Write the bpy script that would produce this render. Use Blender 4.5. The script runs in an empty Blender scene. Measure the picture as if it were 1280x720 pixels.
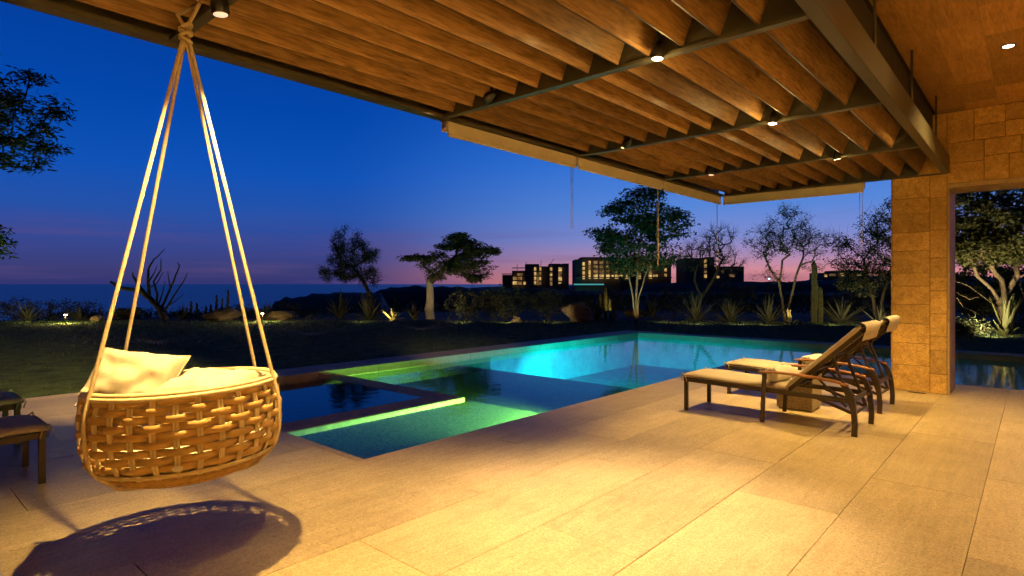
import bpy, math, random
from math import sin, cos, pi, radians as R, sqrt
from mathutils import Vector as V, Matrix, noise as mnoise

scene = bpy.context.scene
COL = scene.collection
F = 735.0                                   # focal length in pixels of the 1280 px photograph
HOR, CX, EYE = 355.0, 640.0, 1.5
ANG = R(41.7)
FW = V((-sin(ANG), cos(ANG), 0)); RT = V((cos(ANG), sin(ANG), 0))

def at(px, d, z=0.0):
    """world point in the direction of a photo column, d metres ahead, z metres up"""
    p = FW * d + RT * ((px - CX) / F * d)
    return V((p.x, p.y, z))
def atp(px, py, d, off=0.0):
    z = EYE + (HOR - py) / F * d
    return at(px, d + off, z)

# ------------------------------------------------------------------ helpers
def tag(o, label=None, cat=None, group=None, kind=None):
    if label: o['label'] = label
    if cat: o['category'] = cat
    if group: o['group'] = group
    if kind: o['kind'] = kind
    return o

def empty(name, loc=(0, 0, 0), rz=0.0, label=None, cat=None, group=None):
    o = bpy.data.objects.new(name, None)
    o.empty_display_size = 0.1
    COL.objects.link(o)
    o.location = loc; o.rotation_euler = (0, 0, rz)
    return tag(o, label, cat, group)

def kids(o):
    return [c for c in list(COL.objects) if c.parent == o]

def copy_tree(o, parent=None):
    c = o.copy(); COL.objects.link(c)
    if parent: c.parent = parent
    for ch in kids(o): copy_tree(ch, c)
    return c

class MB:
    def __init__(s): s.v = []; s.f = []; s.sm = []
    def add(s, vs, fs, smooth=False):
        b = len(s.v); s.v.extend([V(p) for p in vs])
        for f in fs: s.f.append([b + i for i in f]); s.sm.append(smooth)
        return s
    def box(s, lo, hi, m=None, bev=0.0):
        x0, y0, z0 = lo; x1, y1, z1 = hi
        if bev <= 0:
            vs = [V((x, y, z)) for z in (z0, z1) for x, y in ((x0, y0), (x1, y0), (x1, y1), (x0, y1))]
            fs = [(3, 2, 1, 0), (4, 5, 6, 7), (0, 1, 5, 4), (1, 2, 6, 5), (2, 3, 7, 6), (3, 0, 4, 7)]
        else:
            b = min(bev, (x1 - x0) / 2.1, (y1 - y0) / 2.1, (z1 - z0) / 2.1)
            idx = {}; vs = []; fs = []
            for i in (0, 1):
                for j in (0, 1):
                    for k in (0, 1):
                        for a in range(3):
                            p = [(x0, x1)[i], (y0, y1)[j], (z0, z1)[k]]
                            for q, (lo_, hi_, t) in enumerate(((x0, x1, i), (y0, y1, j), (z0, z1, k))):
                                if q != a: p[q] = lo_ + b if t == 0 else hi_ - b
                            idx[(i, j, k, a)] = len(vs); vs.append(V(p))
            for a in range(3):
                o1, o2 = [(1, 2), (0, 2), (0, 1)][a]
                for t in (0, 1):
                    ring = []
                    for u, w in ((0, 0), (1, 0), (1, 1), (0, 1)):
                        c = [0, 0, 0]; c[a] = t; c[o1] = u; c[o2] = w
                        ring.append(idx[(c[0], c[1], c[2], a)])
                    fs.append(ring)
                for u in (0, 1):
                    for w in (0, 1):
                        c0 = [0, 0, 0]; c0[o1] = u; c0[o2] = w; c1 = list(c0); c1[a] = 1
                        fs.append([idx[(*c0, o1)], idx[(*c1, o1)], idx[(*c1, o2)], idx[(*c0, o2)]])
            for i in (0, 1):
                for j in (0, 1):
                    for k in (0, 1):
                        fs.append([idx[(i, j, k, 0)], idx[(i, j, k, 1)], idx[(i, j, k, 2)]])
        if m is not None: vs = [m @ p for p in vs]
        return s.add(vs, fs)
    def bar(s, p0, p1, w, h, up=(0, 0, 1), bev=0.0):
        p0 = V(p0); p1 = V(p1); y = (p1 - p0); L = y.length; y.normalize()
        x = y.cross(V(up))
        if x.length < 1e-4: x = V((1, 0, 0))
        x.normalize(); z = x.cross(y)
        m = Matrix(((x.x, y.x, z.x, p0.x), (x.y, y.y, z.y, p0.y), (x.z, y.z, z.z, p0.z), (0, 0, 0, 1)))
        return s.box((-w / 2, 0, -h / 2), (w / 2, L, h / 2), m, bev)
    def tube(s, pts, rad, n=6, caps=True, smooth=True, closed=False):
        pts = [V(p) for p in pts]; N = len(pts)
        if not hasattr(rad, '__len__'): rad = [rad] * N
        vs = []; prev = None
        for i, p in enumerate(pts):
            if closed: t = pts[(i + 1) % N] - pts[i - 1]
            else: t = pts[min(i + 1, N - 1)] - pts[max(i - 1, 0)]
            if t.length < 1e-9: t = V((0, 0, 1))
            t.normalize()
            if prev is None:
                a = t.orthogonal().normalized()
            else:
                a = prev - t * prev.dot(t)
                a = a.normalized() if a.length > 1e-6 else t.orthogonal().normalized()
            prev = a; b = t.cross(a)
            for k in range(n):
                th = 2 * pi * k / n
                vs.append(p + (a * cos(th) + b * sin(th)) * rad[i])
        fs = []
        for i in range(N if closed else N - 1):
            i2 = (i + 1) % N
            for k in range(n):
                k2 = (k + 1) % n
                fs.append((i * n + k, i * n + k2, i2 * n + k2, i2 * n + k))
        if caps and not closed:
            fs.append(tuple(range(n - 1, -1, -1))); fs.append(tuple((N - 1) * n + k for k in range(n)))
        return s.add(vs, fs, smooth)
    def lathe(s, prof, c=(0, 0, 0), n=24, smooth=True, m=None):
        c = V(c); vs = []; N = len(prof)
        for r, z in prof:
            for k in range(n):
                th = 2 * pi * k / n
                p = V((r * cos(th), r * sin(th), z))
                vs.append((m @ p if m else p) + c)
        fs = []
        for i in range(N - 1):
            for k in range(n):
                k2 = (k + 1) % n
                fs.append((i * n + k, i * n + k2, (i + 1) * n + k2, (i + 1) * n + k))
        if prof[0][0] > 1e-5: fs.append(tuple(range(n - 1, -1, -1)))
        if prof[-1][0] > 1e-5: fs.append(tuple((N - 1) * n + k for k in range(n)))
        return s.add(vs, fs, smooth)
    def grid(s, fn, nu, nv, smooth=True, wrap=False):
        vs = [fn(i / nu, j / nv) for i in range(nu + 1) for j in range(nv + 1)]
        fs = [(i * (nv + 1) + j, (i + 1) * (nv + 1) + j, (i + 1) * (nv + 1) + j + 1, i * (nv + 1) + j + 1)
              for i in range(nu) for j in range(nv)]
        return s.add(vs, fs, smooth)
    def prism(s, poly, z0, z1):
        n = len(poly)
        vs = [V((x, y, z0)) for x, y in poly] + [V((x, y, z1)) for x, y in poly]
        fs = [tuple(range(n - 1, -1, -1)), tuple(range(n, 2 * n))]
        fs += [(i, (i + 1) % n, n + (i + 1) % n, n + i) for i in range(n)]
        return s.add(vs, fs)
    def build(s, name, mat, parent=None, origin=None, local=False):
        me = bpy.data.meshes.new(name)
        off = V((0, 0, 0))
        if not local:
            if origin is not None: off = V(origin)
            elif parent is not None:
                q = parent
                while q is not None: off += q.location; q = q.parent
        me.from_pydata([tuple(p - off) for p in s.v], [], s.f)
        me.polygons.foreach_set('use_smooth', s.sm)
        me.materials.append(mat); me.update()
        o = bpy.data.objects.new(name, me); COL.objects.link(o)
        if parent is not None: o.parent = parent
        elif origin is not None: o.location = origin
        return o

# ------------------------------------------------------------------ materials
def newmat(name):
    m = bpy.data.materials.new(name); m.use_nodes = True
    nt = m.node_tree; b = nt.nodes['Principled BSDF']
    return m, nt, b

def mat(name, base, rough=0.6, var=0.25, scale=6.0, bump=0.0, bscale=60.0, bdist=0.01, island=0.0, objrand=0.0,
        stretch=None, metallic=0.0, spec=0.4, tint=None, detail=4.0, speck=0.0, speck_scale=150.0,
        trans=0.0, sheen=0.0, coat=0.0):
    m, nt, b = newmat(name); N = nt.nodes; L = nt.links
    tc = N.new('ShaderNodeTexCoord'); mp = N.new('ShaderNodeMapping')
    L.new(tc.outputs['Object'], mp.inputs['Vector'])
    if stretch: mp.inputs['Scale'].default_value = stretch
    vec = mp.outputs['Vector']
    if objrand > 0:
        oi = N.new('ShaderNodeObjectInfo'); mul = N.new('ShaderNodeMath'); mul.operation = 'MULTIPLY'; mul.inputs[1].default_value = 37.0
        L.new(oi.outputs['Random'], mul.inputs[0]); cb = N.new('ShaderNodeCombineXYZ')
        for k in range(3): L.new(mul.outputs[0], cb.inputs[k])
        va = N.new('ShaderNodeVectorMath'); va.operation = 'ADD'
        L.new(vec, va.inputs[0]); L.new(cb.outputs[0], va.inputs[1]); vec = va.outputs[0]
    nz = N.new('ShaderNodeTexNoise'); nz.inputs['Scale'].default_value = scale; nz.inputs['Detail'].default_value = detail
    nz.inputs['Roughness'].default_value = 0.62
    L.new(vec, nz.inputs['Vector'])
    rp = N.new('ShaderNodeValToRGB')
    lo = [c * (1 - var) for c in base]; hi = [c * (1 + var) for c in (tint or base)]
    rp.color_ramp.elements[0].position = 0.3; rp.color_ramp.elements[1].position = 0.7
    rp.color_ramp.elements[0].color = (*lo, 1); rp.color_ramp.elements[1].color = (*hi, 1)
    L.new(nz.outputs['Fac'], rp.inputs['Fac'])
    out = rp.outputs['Color']
    def scaleby(out, sock, amt):
        mr = N.new('ShaderNodeMapRange'); mr.inputs['To Min'].default_value = 1 - amt; mr.inputs['To Max'].default_value = 1 + amt
        L.new(sock, mr.inputs['Value'])
        vm = N.new('ShaderNodeVectorMath'); vm.operation = 'SCALE'
        L.new(out, vm.inputs[0]); L.new(mr.outputs['Result'], vm.inputs['Scale'])
        return vm.outputs[0]
    if island > 0:
        g = N.new('ShaderNodeNewGeometry'); out = scaleby(out, g.outputs['Random Per Island'], island)
    if objrand > 0:
        out = scaleby(out, oi.outputs['Random'], objrand)
    if speck > 0:
        n2 = N.new('ShaderNodeTexNoise'); n2.inputs['Scale'].default_value = speck_scale; n2.inputs['Detail'].default_value = 2
        L.new(tc.outputs['Object'], n2.inputs['Vector'])
        out = scaleby(out, n2.outputs['Fac'], speck)
    L.new(out, b.inputs['Base Color'])
    b.inputs['Roughness'].default_value = rough; b.inputs['Metallic'].default_value = metallic
    b.inputs['Specular IOR Level'].default_value = spec
    if coat: b.inputs['Coat Weight'].default_value = coat; b.inputs['Coat Roughness'].default_value = 0.25
    if bump > 0:
        n3 = N.new('ShaderNodeTexNoise'); n3.inputs['Scale'].default_value = bscale; n3.inputs['Detail'].default_value = 4
        L.new(vec, n3.inputs['Vector'])
        bp = N.new('ShaderNodeBump'); bp.inputs['Strength'].default_value = bump; bp.inputs['Distance'].default_value = bdist
        L.new(n3.outputs['Fac'], bp.inputs['Height']); L.new(bp.outputs['Normal'], b.inputs['Normal'])
    if trans > 0:
        tr = N.new('ShaderNodeBsdfTranslucent'); L.new(out, tr.inputs['Color'])
        mx = N.new('ShaderNodeMixShader'); mx.inputs[0].default_value = trans
        L.new(b.outputs[0], mx.inputs[1]); L.new(tr.outputs[0], mx.inputs[2])
        L.new(mx.outputs[0], N['Material Output'].inputs['Surface'])
    return m

def emis(name, col, st):
    m, nt, b = newmat(name)
    b.inputs['Base Color'].default_value = (*[min(1, c * .8) for c in col], 1)
    b.inputs['Emission Color'].default_value = (*col, 1); b.inputs['Emission Strength'].default_value = st
    return m

def stone_mat(name, base, tint, island, pits=0.35, scale=3.0, rough=0.55, streak=(1, 1, 1), pit_scale=45.0, bdist=0.006):
    """limestone / travertine: clouds, long veins, grain, dark pits, per slab tone"""
    m, nt, b = newmat(name); N = nt.nodes; L = nt.links
    tc = N.new('ShaderNodeTexCoord'); g = N.new('ShaderNodeNewGeometry')
    mul = N.new('ShaderNodeMath'); mul.operation = 'MULTIPLY'; mul.inputs[1].default_value = 23.0
    L.new(g.outputs['Random Per Island'], mul.inputs[0])
    va = N.new('ShaderNodeVectorMath'); va.operation = 'ADD'
    L.new(tc.outputs['Object'], va.inputs[0]); L.new(mul.outputs[0], va.inputs[1])
    def nz(sc, det, ro=.6, st=(1, 1, 1), dist=0):
        mp = N.new('ShaderNodeMapping'); mp.inputs['Scale'].default_value = st
        L.new(va.outputs[0], mp.inputs['Vector'])
        n = N.new('ShaderNodeTexNoise'); n.inputs['Scale'].default_value = sc; n.inputs['Detail'].default_value = det
        n.inputs['Roughness'].default_value = ro; n.inputs['Distortion'].default_value = dist
        L.new(mp.outputs[0], n.inputs['Vector']); return n
    n1 = nz(scale, 9, .74); n2 = nz(pit_scale, 3, .6, (1, .7, 1)); n3 = nz(75, 3); n4 = nz(scale * 5, 6, .7, streak, .8); n5 = nz(pit_scale * .11, 6, .75)
    rp = N.new('ShaderNodeValToRGB'); e = rp.color_ramp.elements
    e[0].position = .34; e[1].position = .66; e[0].color = (*base, 1); e[1].color = (*tint, 1)
    mxf = N.new('ShaderNodeMath'); mxf.operation = 'MULTIPLY_ADD'; mxf.inputs[1].default_value = .45
    hf = N.new('ShaderNodeMath'); hf.operation = 'MULTIPLY'; hf.inputs[1].default_value = .55
    L.new(n1.outputs['Fac'], hf.inputs[0]); L.new(n4.outputs['Fac'], mxf.inputs[0]); L.new(hf.outputs[0], mxf.inputs[2])
    L.new(mxf.outputs[0], rp.inputs['Fac'])
    def pitramp(n, p0, p1, k):
        pr = N.new('ShaderNodeValToRGB'); q = pr.color_ramp.elements
        q[0].position = p0; q[1].position = p1; q[0].color = (1, 1, 1, 1); q[1].color = (k, k * .95, k * .82, 1)
        L.new(n.outputs['Fac'], pr.inputs['Fac']); return pr.outputs['Color']
    def mulc(a, c):
        mx = N.new('ShaderNodeMix'); mx.data_type = 'RGBA'; mx.blend_type = 'MULTIPLY'; mx.inputs[0].default_value = 1
        L.new(a, mx.inputs[6]); L.new(c, mx.inputs[7]); return mx.outputs[2]
    out = mulc(rp.outputs['Color'], pitramp(n2, .58, .66, 1 - pits))
    out = mulc(out, pitramp(n5, .56, .80, 1 - pits * .7))
    def sc(out, sock, amt):
        mr = N.new('ShaderNodeMapRange'); mr.inputs['To Min'].default_value = 1 - amt; mr.inputs['To Max'].default_value = 1 + amt
        L.new(sock, mr.inputs['Value']); vm = N.new('ShaderNodeVectorMath'); vm.operation = 'SCALE'
        L.new(out, vm.inputs[0]); L.new(mr.outputs['Result'], vm.inputs['Scale']); return vm.outputs[0]
    out = sc(out, g.outputs['Random Per Island'], island)
    out = sc(out, n3.outputs['Fac'], .62)
    L.new(out, b.inputs['Base Color']); b.inputs['Roughness'].default_value = rough
    b.inputs['Specular IOR Level'].default_value = .3
    ad = N.new('ShaderNodeMath'); ad.operation = 'MULTIPLY_ADD'; ad.inputs[1].default_value = -1.0
    L.new(n2.outputs['Fac'], ad.inputs[0]); L.new(n1.outputs['Fac'], ad.inputs[2])
    bp = N.new('ShaderNodeBump'); bp.inputs['Strength'].default_value = .6; bp.inputs['Distance'].default_value = bdist
    L.new(ad.outputs[0], bp.inputs['Height']); L.new(bp.outputs['Normal'], b.inputs['Normal'])
    return m

def wood_mat(name, dark, light, along='Y', rough=.5, island=0.0, objrand=.2, coat=0.0):
    m, nt, b = newmat(name); N = nt.nodes; L = nt.links
    tc = N.new('ShaderNodeTexCoord'); oi = N.new('ShaderNodeObjectInfo'); g = N.new('ShaderNodeNewGeometry')
    mul = N.new('ShaderNodeMath'); mul.operation = 'MULTIPLY'; mul.inputs[1].default_value = 31.0
    L.new(oi.outputs['Random'] if not island else g.outputs['Random Per Island'], mul.inputs[0])
    va = N.new('ShaderNodeVectorMath'); va.operation = 'ADD'
    L.new(tc.outputs['Object'], va.inputs[0]); L.new(mul.outputs[0], va.inputs[1])
    mp = N.new('ShaderNodeMapping')
    mp.inputs['Scale'].default_value = {'Y': (1, .09, 1), 'X': (.09, 1, 1)}[along]
    L.new(va.outputs[0], mp.inputs['Vector'])
    n0 = N.new('ShaderNodeTexNoise'); n0.inputs['Scale'].default_value = 9; n0.inputs['Detail'].default_value = 6; n0.inputs['Roughness'].default_value = .65
    n0.inputs['Distortion'].default_value = 1.4
    L.new(mp.outputs[0], n0.inputs['Vector'])
    n1 = N.new('ShaderNodeTexNoise'); n1.inputs['Scale'].default_value = 75; n1.inputs['Detail'].default_value = 4
    L.new(mp.outputs[0], n1.inputs['Vector'])
    nb = N.new('ShaderNodeTexNoise'); nb.inputs['Scale'].default_value = 1.7; nb.inputs['Detail'].default_value = 5; nb.inputs['Roughness'].default_value = .7
    L.new(va.outputs[0], nb.inputs['Vector'])
    ad = N.new('ShaderNodeMath'); ad.operation = 'MULTIPLY_ADD'; ad.inputs[1].default_value = .55
    L.new(n1.outputs['Fac'], ad.inputs[0])
    s2 = N.new('ShaderNodeMath'); s2.operation = 'MULTIPLY_ADD'; s2.inputs[1].default_value = .36
    L.new(nb.outputs['Fac'], s2.inputs[0]); 
    h = N.new('ShaderNodeMath'); h.operation = 'MULTIPLY'; h.inputs[1].default_value = .55
    L.new(n0.outputs['Fac'], h.inputs[0]); L.new(h.outputs[0], s2.inputs[2]); L.new(s2.outputs[0], ad.inputs[2])
    rp = N.new('ShaderNodeValToRGB'); e = rp.color_ramp.elements
    e[0].position = .55; e[1].position = .95; e[0].color = (*dark, 1); e[1].color = (*light, 1)
    L.new(ad.outputs[0], rp.inputs['Fac'])
    mr = N.new('ShaderNodeMapRange'); amt = island or objrand
    mr.inputs['To Min'].default_value = 1 - amt; mr.inputs['To Max'].default_value = 1 + amt
    L.new(oi.outputs['Random'] if not island else g.outputs['Random Per Island'], mr.inputs['Value'])
    vm = N.new('ShaderNodeVectorMath'); vm.operation = 'SCALE'
    L.new(rp.outputs['Color'], vm.inputs[0]); L.new(mr.outputs['Result'], vm.inputs['Scale'])
    # knots
    vo = N.new('ShaderNodeTexVoronoi'); vo.inputs['Scale'].default_value = 2.3
    mk = N.new('ShaderNodeMapping'); mk.inputs['Scale'].default_value = {'Y': (1.2, .55, 1.2), 'X': (.55, 1.2, 1.2)}[along]
    L.new(va.outputs[0], mk.inputs['Vector']); L.new(mk.outputs[0], vo.inputs['Vector'])
    kr = N.new('ShaderNodeValToRGB'); k = kr.color_ramp.elements
    k[0].position = .03; k[1].position = .085; k[0].color = (.35, .3, .25, 1); k[1].color = (1, 1, 1, 1)
    L.new(vo.outputs['Distance'], kr.inputs['Fac'])
    mx = N.new('ShaderNodeMix'); mx.data_type = 'RGBA'; mx.blend_type = 'MULTIPLY'; mx.inputs[0].default_value = .85
    L.new(vm.outputs[0], mx.inputs[6]); L.new(kr.outputs['Color'], mx.inputs[7])
    L.new(mx.outputs[2], b.inputs['Base Color'])
    b.inputs['Roughness'].default_value = rough; b.inputs['Specular IOR Level'].default_value = .35
    if coat: b.inputs['Coat Weight'].default_value = coat; b.inputs['Coat Roughness'].default_value = .2
    bp = N.new('ShaderNodeBump'); bp.inputs['Strength'].default_value = .35; bp.inputs['Distance'].default_value = .004
    L.new(n1.outputs['Fac'], bp.inputs['Height']); L.new(bp.outputs['Normal'], b.inputs['Normal'])
    return m

M = {}
M['deck'] = stone_mat('limestone_paving', (.34, .26, .135), (.56, .445, .25), .19, pits=.38, scale=1.6, rough=.40, streak=(2.2, .25, 1), pit_scale=95)
M['grout'] = mat('dark_grout', (.20, .15, .09), .9)
M['coping'] = stone_mat('coping_stone', (.30, .24, .16), (.42, .34, .23), .15, pits=.3, scale=2.5)
M['travertine'] = stone_mat('travertine_cladding', (.27, .15, .036), (.72, .46, .15), .24, pits=.36, scale=5.5, rough=.6, pit_scale=70, bdist=.012)
M['stonecore'] = mat('stone_backing', (.12, .08, .04), .9)
M['jamb'] = stone_mat('travertine_reveal', (.30, .20, .10), (.44, .33, .19), .15, pits=.35, scale=4.5, rough=.6, pit_scale=30)
M['fin'] = wood_mat('stained_pine_fin', (.11, .055, .018), (.46, .27, .105), 'Y', .52, objrand=.35, coat=.06)
M['finshade'] = mat('board_edge_shade', (.035, .016, .006), .6)  # contact shade between the boards, painted as a dark edge colour
M['ceil'] = wood_mat('veneer_ceiling', (.22, .11, .034), (.48, .265, .085), 'Y', .5, island=.30)
M['steel'] = mat('bronze_painted_steel', (.050, .044, .026), .45, .15, 4, .05, 120, metallic=.0, spec=.5)
M['black'] = mat('dark_soffit', (.02, .016, .012), .8)
M['lampbody'] = mat('black_lamp_housing', (.012, .011, .010), .4, spec=.5)
M['lens'] = emis('warm_lens', (1, .78, .45), 22)
M['lensdim'] = emis('warm_lens_dim', (1, .66, .42), 1.1)
M['downlens'] = emis('down_lens', (1, .85, .62), 8)
M['plaster'] = mat('warm_plaster', (.52, .42, .28), .8, .08, 2)
M['blind'] = mat('cream_blind_fabric', (.78, .70, .52), .75, .08, 8, .1, 300)
M['blindmetal'] = mat('cream_blind_cassette', (.75, .67, .5), .45, .06, 4)
M['cord'] = mat('white_cord', (.6, .56, .5), .7)
M['rope'] = mat('natural_rope', (.74, .60, .36), .85, .15, 60, .6, 160, .004)
M['wicker'] = mat('honey_rattan', (.60, .38, .125), .5, .25, 12, .25, 110, .003, island=.14, stretch=(1, 1, 3), coat=.1)
M['wicker2'] = mat('fine_wicker', (.46, .27, .085), .6, .3, 30, .3, 110, .003, island=.25)
M['stake'] = mat('pale_rattan_cane', (.85, .70, .40), .55, .18, 20, island=.1)
M['linen'] = mat('cream_linen', (.68, .60, .45), .9, .06, 9, .35, 500, .002, sheen=.3)
M['cushion'] = mat('beige_lounger_cushion', (.46, .39, .29), .9, .07, 7, .3, 420, .002)
M['cushiongrey'] = mat('cushion_edge', (.5, .42, .3), .9, .07, 7)
M['frame'] = mat('bronze_aluminium', (.055, .040, .027), .4, .15, 8, metallic=.3)
M['teak'] = wood_mat('teak', (.20, .085, .03), (.40, .19, .07), 'X', .45, objrand=.1)
M['towel'] = mat('white_towel', (.74, .68, .56), .95, .05, 20, .8, 220, .006)
M['concrete'] = stone_mat('stone_block', (.28, .22, .14), (.40, .33, .22), .05, pits=.3, scale=5)
M['tag'] = mat('white_tag', (.8, .76, .66), .5)
M['lawn'] = mat('lawn', (.058, .095, .028), .95, .5, 2.5, .9, 90, .03, tint=(.085, .135, .040), speck=.6, speck_scale=120, detail=8)
M['blade'] = mat('grass_blade', (.08, .125, .034), .8, .3, 3, island=.35, trans=.3)
M['soil'] = mat('mulch', (.030, .022, .015), .95, .5, 3, .6, 40, .05, tint=(.05, .036, .025))
M['ground'] = mat('scrub_ground', (.035, .028, .02), .95, .6, .08, tint=(.07, .055, .045))
M['sand'] = mat('pale_dune_rock', (.16, .13, .11), .95, .4, .15, tint=(.24, .2, .18))
M['hill'] = mat('hazed_far_hill', (.34, .29, .36), 1, .2, .01)  # distance haze put into the base colour
M['shelf'] = mat('pebble_finish', (.055, .075, .045), .7, .35, 30, .5, 160, .006, tint=(.10, .135, .085), speck=.75, speck_scale=70)
M['pool'] = mat('pool_plaster', (.09, .30, .33), .7, .15, 3, .2, 60, tint=(.12, .36, .39))
M['poolstone'] = mat('spa_stone', (.40, .33, .25), .7, .25, 8, .3, 90, speck=.5, speck_scale=60)
M['bark'] = mat('pale_bark', (.22, .16, .095), .85, .4, 14, .8, 45, .02, stretch=(1, 1, .35))
M['darkbark'] = mat('dark_bark', (.065, .045, .03), .9, .4, 10, .8, 45, .02)
M['whitebark'] = mat('whitewashed_bark', (.42, .37, .32), .9, .25, 8, .8, 30, .03, stretch=(1, 1, .35))
M['deadwood'] = mat('weathered_deadwood', (.075, .06, .05), .9, .3, 10, .5, 40, .02)
M['leaf'] = mat('green_leaf', (.085, .105, .032), .6, .35, 1.4, island=.45, trans=.35)
M['leafolive'] = mat('olive_leaf', (.11, .112, .034), .6, .35, 1.2, island=.45, trans=.35)
M['leafdark'] = mat('dark_leaf', (.06, .072, .026), .65, .35, 1.4, island=.45, trans=.25)
M['needle'] = mat('fine_foliage', (.06, .065, .033), .7, .3, 2, island=.4, trans=.25)
M['agave'] = mat('agave_leaf', (.09, .095, .06), .6, .35, 5, island=.3)
M['agavepale'] = mat('pale_agave_leaf', (.30, .28, .13), .6, .25, 5, island=.2)
M['cactus'] = mat('cactus_skin', (.085, .085, .030), .7, .3, 9, island=.1)
M['rock'] = mat('tan_boulder', (.16, .115, .075), .9, .35, 3, .8, 12, .06, tint=(.24, .18, .12))
M['mortar'] = mat('hotel_wall', (.26, .22, .20), .9, .15, .2)
M['hotelslab'] = mat('hotel_slab', (.36, .31, .28), .9, .1, .2)
M['winlit'] = emis('lit_window', (1, .62, .20), .6)
M['winlit2'] = emis('lit_window_soft', (1, .56, .20), .22)
for k_ in ('winlit', 'winlit2'):
    nt_ = M[k_].node_tree; b_ = nt_.nodes['Principled BSDF']; st_ = b_.inputs['Emission Strength'].default_value
    tc_ = nt_.nodes.new('ShaderNodeTexCoord'); nz_ = nt_.nodes.new('ShaderNodeTexNoise'); nz_.inputs['Scale'].default_value = .55; nz_.inputs['Detail'].default_value = 3
    mr_ = nt_.nodes.new('ShaderNodeMapRange'); mr_.inputs['From Min'].default_value = .35; mr_.inputs['From Max'].default_value = .65
    mr_.inputs['To Min'].default_value = st_ * .2; mr_.inputs['To Max'].default_value = st_ * 1.5
    nt_.links.new(tc_.outputs['Object'], nz_.inputs['Vector']); nt_.links.new(nz_.outputs['Fac'], mr_.inputs['Value']); nt_.links.new(mr_.outputs[0], b_.inputs['Emission Strength'])
M['poolglow'] = emis('lit_far_pool', (.15, .75, .75), .45)
M['bluelamp'] = emis('blue_white_lamp', (.35, .7, 1), 5)
M['spray'] = mat('water_droplets', (.75, .78, .85), .3)
M['metal'] = mat('dark_metal', (.05, .045, .04), .45, metallic=.4)

def water_mat():
    m = bpy.data.materials.new('pool_water'); m.use_nodes = True
    nt = m.node_tree; N = nt.nodes; L = nt.links; N.remove(N['Principled BSDF'])
    fr = N.new('ShaderNodeFresnel'); fr.inputs['IOR'].default_value = 1.33
    tr = N.new('ShaderNodeBsdfTransparent'); tr.inputs['Color'].default_value = (.58, .92, .80, 1)
    gl = N.new('ShaderNodeBsdfGlossy'); gl.inputs['Roughness'].default_value = .02
    tc = N.new('ShaderNodeTexCoord'); n = N.new('ShaderNodeTexNoise'); n.inputs['Scale'].default_value = 5.0; n.inputs['Detail'].default_value = 3
    L.new(tc.outputs['Object'], n.inputs['Vector'])
    bp = N.new('ShaderNodeBump'); bp.inputs['Strength'].default_value = .5; bp.inputs['Distance'].default_value = .006
    L.new(n.outputs['Fac'], bp.inputs['Height'])
    L.new(bp.outputs['Normal'], gl.inputs['Normal']); 
    mx = N.new('ShaderNodeMixShader')
    L.new(fr.outputs[0], mx.inputs[0]); L.new(tr.outputs[0], mx.inputs[1]); L.new(gl.outputs[0], mx.inputs[2])
    L.new(mx.outputs[0], N['Material Output'].inputs['Surface'])
    return m
M['water'] = water_mat()

def sea_mat():
    m, nt, b = newmat('sea_water'); N = nt.nodes; L = nt.links
    b.inputs['Base Color'].default_value = (.006, .014, .03, 1); b.inputs['Roughness'].default_value = .28
    tc = N.new('ShaderNodeTexCoord'); mp = N.new('ShaderNodeMapping'); mp.inputs['Scale'].default_value = (.06, .06, .06)
    L.new(tc.outputs['Object'], mp.inputs['Vector'])
    n = N.new('ShaderNodeTexNoise'); n.inputs['Scale'].default_value = 1.6; n.inputs['Detail'].default_value = 6; L.new(mp.outputs[0], n.inputs['Vector'])
    bp = N.new('ShaderNodeBump'); bp.inputs['Strength'].default_value = .9; bp.inputs['Distance'].default_value = 1.6
    L.new(n.outputs['Fac'], bp.inputs['Height']); L.new(bp.outputs['Normal'], b.inputs['Normal'])
    return m
M['sea'] = sea_mat()

# ------------------------------------------------------------------ camera
cam = bpy.data.cameras.new('camera'); cam.sensor_width = 36; cam.lens = 36 * F / 1280
cam.shift_y = -5 / 1280.0; cam.clip_start = .05; cam.clip_end = 60000
co = bpy.data.objects.new('camera', cam); COL.objects.link(co)
co.location = (0, 0, EYE); co.rotation_euler = (R(90), 0, ANG)
scene.camera = co

# ------------------------------------------------------------------ sky
w = bpy.data.worlds.new('World'); scene.world = w; w.use_nodes = True
nt = w.node_tree; N = nt.nodes; L = nt.links
bg = N['Background']
tc = N.new('ShaderNodeTexCoord')
nm = N.new('ShaderNodeVectorMath'); nm.operation = 'NORMALIZE'; L.new(tc.outputs['Generated'], nm.inputs[0])
sx = N.new('ShaderNodeSeparateXYZ'); L.new(nm.outputs[0], sx.inputs[0])
def lin(c):
    return tuple(((x / 255) / 12.92 if x / 255 <= .04045 else ((x / 255 + .055) / 1.055) ** 2.4) for x in c)
def skyramp(stops):
    r = N.new('ShaderNodeValToRGB'); cr = r.color_ramp; cr.interpolation = 'B_SPLINE' if False else 'EASE'
    cr.interpolation = 'LINEAR'
    while len(cr.elements) > 1: cr.elements.remove(cr.elements[-1])
    cr.elements[0].position = stops[0][0]; cr.elements[0].color = (*lin(stops[0][1]), 1)
    for p, c in stops[1:]:
        e = cr.elements.new(p); e.color = (*lin(c), 1)
    L.new(sx.outputs['Z'], r.inputs['Fac']); return r
away = skyramp([(0, (48, 50, 108)), (.02, (58, 58, 112)), (.06, (52, 68, 138)), (.11, (34, 78, 162)), (.17, (14, 78, 174)), (.26, (3, 68, 164)), (.40, (2, 54, 142)), (.55, (1, 20, 66)), (1, (1, 10, 36))])
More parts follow.
